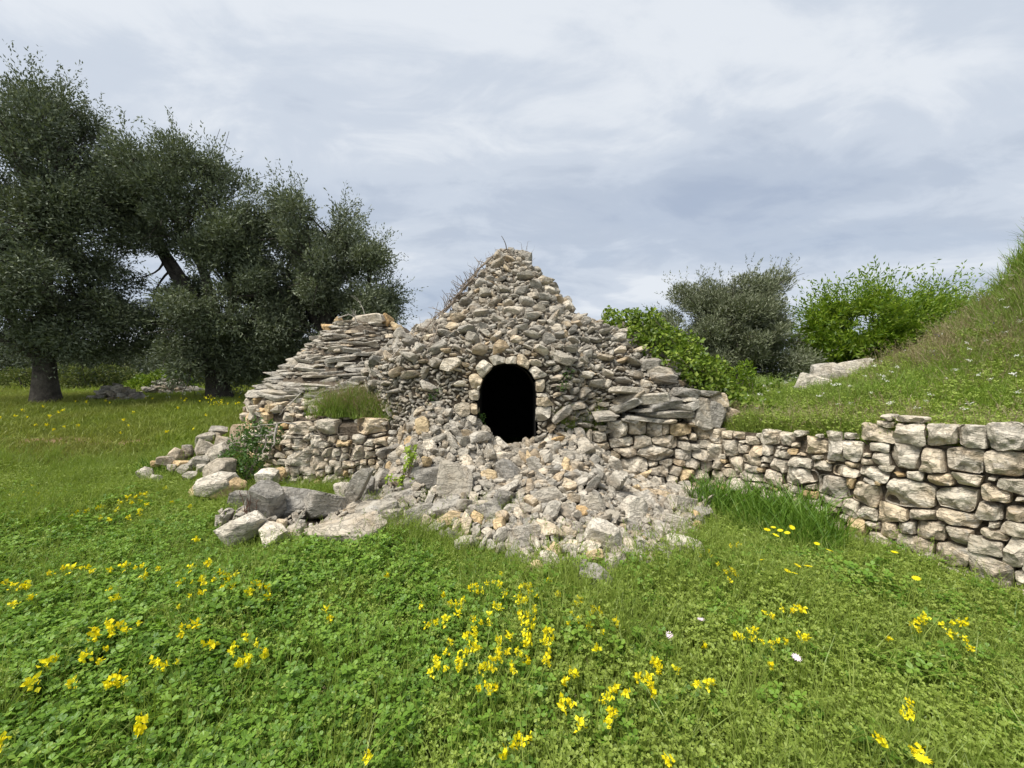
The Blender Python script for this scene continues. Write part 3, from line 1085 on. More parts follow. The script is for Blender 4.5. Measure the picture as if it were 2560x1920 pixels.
def hut_region(c):
    front = smooth01(8.4, 8.0, c[..., 1])
    hid = (c[..., 2] < 0.5) & (np.abs(c[..., 0]) < 2)
    return front * np.where(hid, 0.0, 1.0)


def outward(p, n_):
    r = p[:2] - AX
    return n_ if (n_[0] * r[0] + n_[1] * r[1] + n_[2] * 0.3) > 0 else -n_


pk = Packer(0.4)
hut_small = Pile()
placed = []
phiF = lambda p: math.degrees(math.atan2(p[0] - AX[0], AX[1] - p[1]))


def blocked(p, r):
    if p[1] < 5.4 and in_door(p[0], p[2], r * 0.8 + 0.02):
        return True
    if p[1] < 5.3:
        for (x0, x1, z0, z1) in arch_boxes:
            if x0 - r * 0.55 < p[0] < x1 + r * 0.55 and z0 - r * 0.45 < p[2] < z1 + r * 0.45:
                return True
    if np.hypot(p[0] - AN[0], p[1] - AN[1]) < np.interp(p[2], [0, 1.13, 2.6, 2.9], [2.1, 2.05, 0.6, 0]) - 0.05:
        return True
    if p[2] < heap_z(p[0], p[1]) - 0.1:
        return True
    return False


big_n = 0
for (R, n_try, kf, flat) in ((0.112, 160, 1.1, 0.1), (0.09, 1300, 0.98, 0.2), (0.068, 6000, 0.90, 0.3), (0.049, 14000, 0.82, 0.4), (0.034, 32000, 0.72, 0.45), (0.024, 46000, 0.66, 0.45)):
    pts, nn = sample_surface(cP, n_try, rsc, hut_region)
    for p, n_ in zip(pts, nn):
        n_ = outward(p, n_)
        fan = (p[1] < 5.7) and (-2.5 < p[0] < -0.42) and (p[2] < 1.72 + 0.25 * (p[0] + 0.42))      # fine scree beside the doorway
        right = p[0] > 1.0 and p[2] < 2.3
        if R > 0.045 and fan and rsc.uniform() < 0.93:
            continue
        if R > 0.055 and p[0] > 1.35 and p[2] < 1.42 and p[1] < 6.0:
            continue
        if R > 0.09 and p[0] > 0.8 and p[2] < 2.3 and rsc.uniform() < 0.5:
            continue
        r = R * rsc.uniform(0.85, 1.15)
        if p[2] > 3.2:
            r = min(r, 0.12)
        if blocked(p, r) or not pk.ok(p, r, kf):
            continue
        pk.put(p, r)
        sl = rsc.uniform(0.38, 0.75) if rsc.uniform() > flat + (0.3 if right else 0) else rsc.uniform(0.28, 0.5)
        dims = (2 * r * rsc.uniform(1.0, 1.35), 2 * r * rsc.uniform(0.9, 1.2), 2 * r * sl * 1.1)
        up = Vector((rsc.normal(0, 0.25), rsc.normal(0, 0.25), 1))
        nv = Vector(n_) + Vector(rsc.normal(0, 0.22, 3))
        fr = frame((nv.x, nv.y, max(nv.z, 0) * (0.45 if not fan else 0.9)), up)
        ang = rsc.normal(0, 0.28 if R > 0.06 else 0.7)
        fr = fr @ Matrix.Rotation(ang, 3, 'Y')
        loc = Vector(p) + Vector(n_) * (r * rsc.uniform(0.15, 0.45))
        if R > 0.06:
            placed.append((r, loc, dims, fr))
        else:
            hut_small.add(loc - Vector((AX[0], AX[1], 0)), dims, fr, rsc)
placed.sort(key=lambda a_: -a_[0] / (a_[1].y))
for q, (r, loc, dims, fr) in enumerate(placed):
    if q < 285:
        stone('stone', loc - Vector((AX[0], AX[1], 0)), dims, fr, 'block', rsc.randint(28), M_stone if rsc.uniform() < 0.86 else M_wall, hut)
    else:
        hut_small.add(loc - Vector((AX[0], AX[1], 0)), dims, fr, rsc)
o = hut_small.build('small_stones', M_stone, hut)
o['kind'] = 'stuff'

# ================================================================== slabs of the annex, laid in courses
rsa = np.random.RandomState(33)
sl, z = [], 0.02
while z < 2.52:
    low = z < 1.10
    th = rsa.uniform(0.08, 0.14) if low else (rsa.uniform(0.04, 0.08))
    r = float(np.interp(z, AZ, [2.2, 2.15, 1.66, 1.02, 0.76, 0.6]))
    ph = math.radians(-118) + rsa.uniform(0, 0.1)
    while ph < math.radians(62):
        w = rsa.uniform(0.12, 0.26) if low else (rsa.uniform(0.16, 0.62) if z < 1.8 else rsa.uniform(0.12, 0.34))
        dphi = w / r
        pm = ph + dphi / 2
        c = annex_pt(np.array(pm), np.array(z + th / 2))
        ph += dphi + 0.012 / r
        if np.hypot(c[0] - AX[0], c[1] - AX[1]) < np.interp(c[2], [0, 1.8, 2.5], [2.2, 2.2, 1.1]) and c[0] > -2.4:
            continue
        if c[2] < 0.9 and (-3.0 < c[0] < -0.5):
            continue
        if rsa.uniform() < 0.04:
            continue
        nv = Vector((math.sin(pm), -math.cos(pm), 0.0)) + Vector((rsa.normal(0, 0.10), rsa.normal(0, 0.10), 0))
        fr = frame(nv) @ Matrix.Rotation(rsa.normal(0.0, 0.085) - 0.10 * math.sin(pm * 2.2 + 0.6), 3, 'Y') @ Matrix.Rotation(rsa.normal(0.06, 0.07), 3, 'X')
        dims = (w * 1.06, rsa.uniform(0.30, 0.44) if not low else 0.25, th * rsa.uniform(0.7, 1.45))
        loc = Vector(c) - Vector((nv.x, nv.y, 0)).normalized() * rsa.uniform(0.02, 0.14) + Vector((0, 0, 0.035 * math.sin(pm * 5 + z * 4) + rsa.normal(0, 0.012)))
        sl.append((dims[0] * dims[2], loc, dims, fr, low, z))
    z += th * 0.93
vis = sorted(sl, key=lambda a_: -a_[0] / a_[1].y ** 2)
an_small = Pile()
for q, (s_, loc, dims, fr, low, z) in enumerate(vis):
    l2 = loc - Vector((AN[0], AN[1], 0))
    m = (M_warm if rsa.uniform() < 0.35 else M_wall) if low else (M_slab if z < 1.85 or rsa.uniform() < 0.4 else (M_stone if rsa.uniform() < 0.6 else M_wall))
    if q < 290:
        stone('slab', l2, dims, fr, 'slab', rsa.randint(24), m, annex)
    else:
        an_small.add(l2, dims, fr, rsa)
# big cap stone and the loose stones round it
for (pxx, pyy, w, h, m, rt) in ((928, 800, 82, 32, M_wall, -0.06), (826, 822, 40, 22, M_warm, 0.2), (862, 815, 36, 22, M_warm, -0.1), (850, 834, 60, 22, M_warm, 0.1),
                                (905, 822, 40, 18, M_wall, 0.1), (968, 803, 30, 26, M_warm, 0.6), (990, 818, 34, 20, M_warm, 0.5), (880, 830, 50, 14, M_stone, -0.05), (935, 826, 70, 14, M_stone, -0.1),
                                (1008, 838, 34, 16, M_stone, 0.4), (848, 800, 18, 16, M_warm, 0.3)):
    dep = 7.35
    stone('cap_stone', at(pxx, pyy, dep) - Vector((AN[0], AN[1], 0)), (w * dep / F, 0.4 if w > 60 else 0.22, h * dep / F), Euler((0.1, rt, rsa.uniform(-0.3, 0.3))).to_matrix(), 'slab' if w > 50 else 'block', rsa.randint(24), m, annex)
for _ in range(260):
    ph, zq = math.radians(rsa.uniform(-110, 60)), rsa.uniform(0.95, 2.55)
    c = annex_pt(np.array(ph), np.array(zq))
    nv = Vector((math.sin(ph), -math.cos(ph), 0.2))
    s_ = rsa.uniform(0.03, 0.08)
    an_small.add(Vector(c) + nv * 0.02 - Vector((AN[0], AN[1], 0)), (s_ * 1.6, s_ * 1.3, s_ * 0.6), frame(nv), rsa)
o = an_small.build('small_stones', M_stone, annex)
o['kind'] = 'stuff'

# loose small stones over the terrace and along its wall
tp = Pile()
for _ in range(420):
    x = rsa.uniform(-3.2, -1.2)
    y = rsa.uniform(5.2, 6.1)
    zt_ = float(np.interp(y, [5.2, 5.45, 5.9, 6.3], [0.45, 0.90, 1.2, 1.28])) if rsa.uniform() < 0.5 else rsa.uniform(0.05, 0.8)
    if zt_ < 0.82:
        y = 5.40 + rsa.uniform(-0.04, 0.06)
    s_ = rsa.uniform(0.035, 0.11)
    tp.add(Vector((x + 2.2, y - 5.2, zt_)), (s_ * 1.5, s_ * 1.2, s_ * 0.8), Euler((rsa.normal(0, .3), rsa.normal(0, .3), rsa.uniform(0, 6))).to_matrix(), rsa)
o = tp.build('small_stones', M_wall, left_wall)
o['kind'] = 'stuff'

# ================================================================== loose boulders and slabs, each a thing of its own
rsb = np.random.RandomState(55)
pkh = Packer(0.4)
M_of = {'s': M_stone, 'd': M_dark, 'p': M_pale, 'w': M_warm, 'g': M_slab, 'c': M_wall}


def gz0(P):
    return float(ground_z(P.x, P.y))


def boulder(name, pxx, pyy, w, h, mk, label, cat, group=None, rot=0.0, deep=0.8, kind='boulder', bvh=None, yaw=None, sink=0.12, near=None):
    """w, h in photo pixels; its foot is found on the ground, heap or ledge below it"""
    P, nn = hit(pxx, pyy + 0.40 * h, bvh)
    if P is None:
        return None
    if kind != 'slab' and P.y < 11 and name == 'boulder' and abs(P.z - gz0(P)) < 0.16:       # grass hides its foot: it meets the tops of the grass there
        d_ = ray(pxx, pyy + 0.5 * h)
        P = Vector((0, 0, CAM_H)) + d_ * min((CAM_H - gz0(P) - 0.13) / -d_.z, P.y)
    if near is not None and P.y > near:
        P = at(pxx, pyy + 0.4 * h, near)
    s = P.y / F
    W, H = w * s, h * s
    D = max(deep * W, 0.5 * H) if kind != 'slab' else deep
    c = at(pxx, pyy, P.y) + Vector((0, (0.16 if kind != 'slab' else -0.10) * D, 0.20 * H if kind != 'slab' else 0))
    e = Euler((rsb.normal(0, 0.10 if kind == 'slab' else 0.28), -math.radians(rot), rsb.uniform(-0.75, 0.75) if yaw is None else yaw))
    W_ = W
    o = stone(name, c, (W * 1.2, D, H * 1.3), e.to_matrix(), kind, rsb.randint(14), M_of[mk])
    tag(o, label, cat, group, 'thing')
    pkh.put((c.x, c.y, c.z - 0.2 * H), 0.36 * W + 0.18 * H)
    pkh.put((c.x, c.y - 0.45 * D, c.z - 0.4 * H), 0.30 * W)
    return o


G_EDGE, G_HEAP, G_LEFT = 'boulders at the foot of the rubble heap', 'large stones lying on the rubble heap', 'boulders of the collapsed wall in the grass'
L_EDGE = 'weathered grey limestone boulder half sunk in grass at the foot of the rubble'
L_HEAP = 'loose grey limestone block lying on the rubble heap'
L_LEFT = 'lichen-spotted boulder of the collapsed wall running into the meadow'
# (x, y, w, h, material, label or None, tilt) in the enlargement of the heap: origin 900,1100, factor 2.458
H6 = [(585, 310, 200, 190, 's', 'large pale block with a flat broken face on the rubble heap', 4), (450, 255, 190, 105, 'd', 'dark grey wedge of stone beside the large pale block', 8),
      (135, 280, 160, 110, 'd', 'dark flat stone tilted against the slope of the rubble', 28), (250, 395, 210, 90, 'd', None, 18), (505, 450, 220, 95, 'd', None, 15),
      (1160, 390, 190, 105, 's', 'rounded oblong grey stone with a crack along it on the rubble', 12), (1175, 305, 120, 70, 'g', None, 0), (1430, 450, 140, 120, 'g', None, 0),
      (1700, 470, 190, 150, 'p', 'whitish lichen-covered boulder beside a tangle of dry stems', -20), (1500, 660, 210, 170, 'p', 'broad pitted pale boulder low in the rubble above the grass', -15),
      (1350, 815, 90, 90, 's', 'small cube-shaped stone standing in the grass below the rubble', 0), (1455, 880, 180, 110, 'd', 'flat dark boulder lying alone in the grass below the rubble', 5),
      (1170, 790, 110, 120, 'p', None, 20), (1080, 825, 110, 90, 'w', 'orange tinted stone in the grass at the foot of the rubble', 10), (1970, 430, 170, 105, 'g', None, -15),
      (1660, 555, 250, 75, 'g', 'long grey slab sloping down the rubble heap', -22), (1570, 600, 170, 55, 's', None, -18), (1545, 435, 190, 36, 'g', 'narrow bar-like stone leaning on the rubble', 40),
      (1600, 465, 180, 40, 's', None, 38), (1940, 550, 150, 95, 'p', None, -10), (1310, 705, 120, 90, 'c', None, 15), (1030, 560, 130, 80, 's', None, 10), (800, 490, 150, 120, 'd', None, -35),
      (350, 485, 140, 90, 'd', None, 10), (110, 480, 200, 120, 'g', None, 0), (560, 525, 150, 75, 'w', None, 25), (1410, 540, 120, 85, 'd', None, -20), (1740, 690, 120, 80, 'p', None, -25),
      (2010, 690, 200, 85, 'p', 'flat whitish boulder beside the yellow flowers at the wall end of the rubble', 0), (1565, 200, 50, 130, 'p', 'pale plank-like stone propped upright against the big wall block', 28),
      (1085, 205, 75, 120, 'd', None, 25), (900, 240, 110, 150, 'd', None, 30), (1960, 615, 120, 60, 'c', None, 5), (2110, 480, 130, 65, 's', None, 0), (700, 270, 90, 80, 'd', None, 0),
      (330, 300, 110, 70, 's', None, -10), (1240, 450, 110, 60, 's', None, 5), (980, 420, 70, 70, 's', None, 0), (1850, 380, 130, 70, 's', None, -10), (1080, 130, 95, 80, 's', None, -20),
      (620, 110, 90, 80, 's', None, 0), (1350, 210, 80, 90, 's', None, 5), (940, 630, 90, 60, 'c', None, 0), (640, 650, 110, 60, 'g', None, 0), (1290, 610, 130, 70, 'c', None, -12), (1130, 690, 100, 80, 'p', None, 10)]
low_line = lambda x: 500 + 0.10 * (x - 700) if x > 900 else 440
for (x, y, w, h, mk, lb, rt) in H6:
    edge = y > 520
    boulder('boulder', 900 + x / 2.458, 1100 + y / 2.458, w / 2.458, h / 2.458, mk, lb or (L_EDGE if edge else L_HEAP), 'boulder', None if lb else (G_EDGE if edge else G_HEAP), rt)
# enlargement of the slabs at the far end of the heap: origin 340,960, factor 3.352
H4 = [(890, 1000, 160, 100, 'd', None, -10), (1090, 1075, 230, 240, 'd', 'big weathered grey boulder with white lichen behind a thin red stem', -25), (1320, 1060, 330, 160, 'd', 'broad grey slab with a jagged dark underside lying on the grass', -6),
      (1570, 1070, 390, 150, 'd', 'long tilted grey slab with a sharp dark edge overhanging the grass', 18), (1830, 980, 90, 320, 'd', 'dark slab standing on end and leaning over against the rubble', -32),
      (1885, 930, 140, 190, 'd', None, -15), (2080, 850, 160, 110, 'd', None, 35), (865, 1265, 270, 160, 'p', 'smooth pale boulder at the tip of the slab row in the meadow', 18), (1130, 1290, 190, 120, 'c', None, -15),
      (1840, 1105, 130, 120, 's', None, -40), (2060, 1130, 300, 110, 's', None, -8), (1640, 1195, 150, 70, 's', None, 10), (1760, 1250, 420, 100, 's', 'long low boulder almost hidden by grass along the rubble edge', 8),
      (940, 1110, 130, 110, 'd', None, 20), (1960, 1010, 110, 90, 's', None, 0), (1720, 930, 100, 110, 'p', None, 10)]
for (x, y, w, h, mk, lb, rt) in H4:
    boulder('boulder', 340 + x / 3.352, 960 + y / 3.352, 1.22 * w / 3.352, 1.15 * h / 3.352, mk, lb or L_EDGE, 'boulder', None if lb else G_EDGE, rt)
H4L = [(690, 775, 270, 160, 's', 'big blocky grey boulder at the end of the collapsed wall', 0), (650, 885, 240, 150, 'p', 'white pitted boulder in front of the big blocky grey boulder', -8), (510, 915, 120, 80, 'w', None, 20),
       (775, 905, 190, 110, 'w', 'orange earth-stained boulder beside the white pitted boulder', 30), (690, 620, 220, 130, 'g', 'dark boulder blotched with black lichen in the collapsed wall', 15), (560, 565, 160, 110, 's', None, 20),
       (335, 610, 120, 90, 'c', None, 0), (500, 675, 140, 80, 's', None, 12), (240, 668, 110, 70, 's', None, 0), (430, 590, 90, 90, 's', None, 0), (865, 430, 130, 120, 's', None, 10), (705, 520, 120, 100, 's', None, -25),
       (560, 485, 160, 70, 's', None, 22), (370, 685, 120, 50, 'w', None, 5), (405, 730, 110, 60, 's', None, 0), (1100, 805, 150, 100, 'p', 'pale stone in the red earth gap below the terrace wall', 10), (60, 765, 90, 80, 'p', None, 30),
       (150, 800, 90, 50, 'p', None, 0), (450, 785, 90, 60, 's', None, 0), (680, 400, 110, 40, 's', None, 0), (150, 680, 60, 50, 'w', None, 0), (540, 720, 90, 60, 's', None, 0), (600, 690, 100, 40, 'c', None, 0),
       (940, 560, 110, 80, 's', None, 0), (800, 540, 90, 60, 's', None, 0), (640, 455, 90, 50, 's', None, 10), (1210, 770, 90, 70, 'w', None, 0), (300, 720, 80, 50, 's', None, 0), (830, 500, 90, 60, 'c', None, 0)]
for (x, y, w, h, mk, lb, rt) in H4L:
    boulder('boulder', 340 + x / 3.352, 960 + y / 3.352, w / 3.352, h / 3.352, mk, lb or L_LEFT, 'boulder', None if lb else G_LEFT, rt)
# flat slabs jumbled on the ledge beside the hut: origin 1360,760, factor 3.687
L_SL, G_SL = 'fallen grey roof slab in the jumble on the ledge above the retaining wall', 'fallen roof slabs on the ledge'
S5 = [(1000, 870, 350, 85, 'g', None, 4), (1080, 915, 320, 75, 'd', None, 8), (1130, 1010, 460, 55, 'd', 'longest level slab at the bottom of the jumble on the ledge', 0), (750, 930, 260, 65, 'g', 'pale-ended bar of stone sloping down at the end of the slab jumble', 27),
      (1345, 905, 210, 60, 'g', None, 30), (1470, 1000, 150, 220, 's', 'upright split slab standing at the end of the slab jumble', -8), (1560, 1020, 130, 190, 'd', 'upright dark-spotted slab leaning on its neighbour above the wall', -15),
      (1665, 1025, 120, 110, 's', None, -25), (890, 1045, 290, 38, 'g', None, -6), (760, 795, 290, 55, 's', None, -5), (780, 855, 230, 55, 's', None, 28), (1290, 825, 180, 65, 'd', None, -12),
      (1480, 830, 200, 55, 's', None, -4), (1310, 865, 120, 60, 's', None, 0), (560, 1025, 200, 50, 's', None, 4), (1060, 615, 220, 65, 's', None, -8), (1075, 680, 230, 62, 's', None, -7), (970, 550, 170, 75, 's', None, 10),
      (1170, 515, 190, 70, 'p', 'topmost pale slab of the jumble next to the ivy', -4), (1310, 640, 200, 45, 's', None, -3), (1440, 710, 150, 70, 's', None, -18), (1160, 585, 170, 60, 's', None, -20), (1400, 1070, 160, 45, 'c', None, 0),
      (1250, 950, 180, 60, 'g', None, -5), (930, 975, 230, 30, 's', None, 0), (1380, 1110, 150, 30, 'c', None, 2), (1100, 1065, 150, 40, 'c', None, 0), (780, 1075, 150, 40, 's', None, -5), (1600, 880, 140, 90, 'c', None, 0)]
for (x, y, w, h, mk, lb, rt) in S5:
    tall = h > w
    boulder('fallen_slab', 1360 + x / 3.687, 760 + y / 3.687, w / 3.687, h / 3.687, mk, lb or L_SL, 'slab', None if lb else G_SL, rt, deep=0.34 if not tall else 0.16, kind='slab', yaw=rsb.normal(0, 0.25), near=(5.0 if tall else 5.12) if y > 780 else None)
# outcrop on the bank, half buried
for k, (pxx, pyy, w, h, dep, mk, lb) in enumerate(((2022, 962, 70, 75, 6.3, 'p', 'rounded pale rock at the end of the outcrop on the bank'), (2068, 940, 80, 80, 6.5, 'g', 'pale grey rock beside the rounded end of the outcrop'),
                                 (2122, 928, 84, 70, 6.7, 'p', 'broad whitish rock in the middle of the outcrop on the bank'), (2172, 925, 60, 50, 6.8, 's', 'low rock under the dry grass of the outcrop'),
                                 (2060, 992, 70, 46, 6.2, 's', 'weathered rock at the foot of the outcrop on the bank'), (2118, 975, 80, 50, 6.4, 'c', 'cream rock low in the outcrop on the bank'), (2440, 880, 44, 30, 5.6, 'p', 'single pale stone among white flowers on the bank'))):
    s_ = dep / F
    if k == 6:
        P, _n = hit(pxx, pyy + 10)
        dep, s_ = P.y, P.y / F
    o_ = stone('rock_outcrop', at(pxx, pyy + 6, dep), (w * s_ * 0.9, 0.4, h * s_ * 0.95), Euler((rsb.normal(0, 0.2), rsb.normal(0, 0.25), rsb.uniform(-0.6, 0.6))).to_matrix(), 'boulder', rsb.randint(14), M_of[mk])
    tag(o_, lb, 'rock')

# a loose stone without a mark of its own is told by its look and by the marked stone next to it
def short_name(lb):
    for w_ in (' with ', ' on ', ' at ', ' in ', ' beside ', ' lying ', ' standing ', ' tilted against', ' sloping ', ' leaning ', ' propped ', ' behind ', ' low in', ' almost ', ' blotched '):
        lb = lb.split(w_)[0]
    return lb


def look(o_):
    d_ = o_.scale
    r_ = max(d_) / max(min(d_), 1e-3)
    m_ = {'limestone_rubble': 'grey', 'dark_weathered_limestone': 'dark grey', 'pale_pitted_limestone': 'pale', 'fresh_limestone': 'orange tinted', 'weathered_slab': 'lichen-grey', 'cream_limestone': 'cream'}[o_.data.materials[0].name]
    size_ = 'big' if max(d_) > 0.17 else ('small' if max(d_) < 0.10 else 'middling')
    return '%s %s %s' % (size_, m_, 'flat stone' if r_ > 2.4 else 'block')


marked = [o_ for o_ in COL.objects if o_.name.startswith('boulder') and not o_.get('group')]
plain = [o_ for o_ in COL.objects if o_.name.startswith('boulder') and o_.get('group')]
for o_ in plain:
    q = min(marked, key=lambda m_: (m_.location - o_.location).length)
    where = {G_EDGE: 'at the rubble edge', G_HEAP: 'on the rubble', G_LEFT: 'of the collapsed wall'}[o_['group']]
    o_['label'] = ' '.join(('%s %s next to the %s' % (look(o_), where, short_name(q['label']))).split()[:16])

# ================================================================== rubble of the heap
rsh = np.random.RandomState(77)
hp_small = Pile()
pl = []


def heap_n(x, y):
    e = 0.06
    gx = (heap_z(x + e, y) - heap_z(x - e, y)) / (2 * e)
    gy = (heap_z(x, y + e) - heap_z(x, y - e)) / (2 * e)
    v = Vector((-float(np.clip(gx, -1.5, 1.5)), -float(np.clip(gy, -1.5, 1.5)), 1))
    return v.normalized()


for (R, n_try, kf) in ((0.105, 260, 1.0), (0.080, 1300, 0.92), (0.058, 5500, 0.84), (0.041, 16000, 0.75), (0.029, 34000, 0.68), (0.020, 42000, 0.64)):
    xs, ys = rsh.uniform(-2.95, 2.45, n_try), rsh.uniform(2.75, 5.6, n_try)
    zs = heap_z(xs, ys)
    for x, y, z in zip(xs, ys, zs):
        if z < 0.03 or (y > 5.0 and abs(x - DOOR_X) > DOOR_W / 2 - 0.03) or (y > 5.5):
            continue
        if x < -2.95:
            continue
        t = (y - np.interp(x, _bx, _by)) / (5.02 - np.interp(x, _bx, _by))
        fan = x < -0.35 and t > 0.5 and x > -1.8
        if x < -1.0 and z < 0.2:
            t = 0.3
            if rsh.uniform() < 0.5:
                continue
        if R > 0.06 and (t > 0.62 or fan) and rsh.uniform() < 0.85:
            continue
        if R < 0.05 and t < 0.5 and rsh.uniform() < 0.6:
            continue
        if x > 1.15 and y > 4.88:
            continue
        r = R * rsh.uniform(0.85, 1.2)
        p = (x, y, z)
        if not pkh.ok(p, r, kf):
            continue
        pkh.put(p, r)
        sl_ = rsh.uniform(0.25, 0.85)
        dims = (2 * r * rsh.uniform(1.0, 1.75), 2 * r * rsh.uniform(0.75, 1.1), 2 * r * sl_ * 1.05)
        nv = heap_n(x, y) + Vector(rsh.normal(0, 0.62, 3))
        q = nv.to_track_quat('Z', 'Y').to_matrix() @ Matrix.Rotation(rsh.uniform(0, 6.28), 3, 'Z') @ Matrix.Rotation(rsh.normal(0, 0.25), 3, 'X')
        loc = Vector(p) + heap_n(x, y) * (0.34 * dims[2] + 0.012)
        gone = Vector((0, 4.2, 0))
        if R > 0.035:
            pl.append((r / y, loc - gone, dims, q, t))
        else:
            hp_small.add(loc - gone, dims, q, rsh)
pl.sort(key=lambda a_: -a_[0])
for k, (s_, loc, dims, q, t) in enumerate(pl):
    if k < 290:
        u = rsh.uniform()
        stone('stone', loc, dims, q, 'block', rsh.randint(28), M_stone if u < 0.8 else (M_wall if u < 0.95 else M_warm), heap)
    else:
        hp_small.add(loc, dims, q, rsh)
o = hp_small.build('small_stones', M_stone, heap)
o['kind'] = 'stuff'

# ================================================================== vegetation helpers
def unit(v):
    return v / (np.linalg.norm(v, axis=-1, keepdims=True) + 1e-9)


def leaves(pos, d, nrm, L, W, bend=0.0):
    """diamond leaves: base, side, tip, side"""
    d = unit(d)
    s = unit(np.cross(d, nrm))
    L, W = np.reshape(L, (-1, 1)), np.reshape(W, (-1, 1))
    n_ = np.cross(s, d)
    mid = pos + d * L * 0.45
    v = np.stack([pos, mid + s * W * 0.5 + n_ * bend * L, pos + d * L, mid - s * W * 0.5 + n_ * bend * L], 1)
    f = np.arange(len(pos) * 4).reshape(-1, 4)
    return v.reshape(-1, 3), f


class Veg:
    def __init__(self):
        self.v, self.f, self.r, self.n = [], [], [], 0

    def put(self, v, f, r):
        self.v.append(v)
        self.f.append(np.asarray(f) + self.n)
        self.r.append(np.repeat(r, len(v) // len(r)) if len(r) != len(v) else r)
        self.n += len(v)

    def mesh(self, name, mat, smooth=False):
        four = [f for f in self.f if f.shape[1] == 4]
        three = [f for f in self.f if f.shape[1] == 3]
        fl = []
        if four:
            fl.append(np.concatenate(four))
        if three:
            fl.append(np.concatenate(three))
        return mesh_np(name, np.concatenate(self.v), fl, mat, smooth, np.concatenate(self.r))


def tube(path, radii, sides=6):
    path = np.asarray(path, float)
    radii = np.asarray(radii, float)
    n_ = len(path)
    tan = np.gradient(path, axis=0)
    tan = unit(tan)
    ref = np.array([0.3, 0.9, 0.2])
    if abs(tan[0] @ unit(ref)) > 0.9:
        ref = np.array([1.0, 0, 0])
    a_ = unit(np.cross(tan, ref))
    b_ = np.cross(tan, a_)
    th = np.linspace(0, 2 * math.pi, sides, endpoint=False)
    v = path[:, None] + radii[:, None, None] * (np.cos(th)[None, :, None] * a_[:, None] + np.sin(th)[None, :, None] * b_[:, None])
    i = np.arange(n_ * sides).reshape(n_, sides)
    f = np.stack([i[:-1], np.roll(i[:-1], -1, 1), np.roll(i[1:], -1, 1), i[1:]], -1).reshape(-1, 4)
    return v.reshape(-1, 3), f


def bezier(p0, p1, p2, n_):
    t = np.linspace(0, 1, n_)[:, None]
    return (1 - t) ** 2 * np.array(p0) + 2 * t * (1 - t) * np.array(p1) + t ** 2 * np.array(p2)


def px_ell(e):
    px_, py_, dep, rx, ry = e
    c = np.array(at(px_, py_, dep))
    return c, np.array([rx * dep / F, 0.5 * (rx + ry) * dep / F, ry * dep / F])


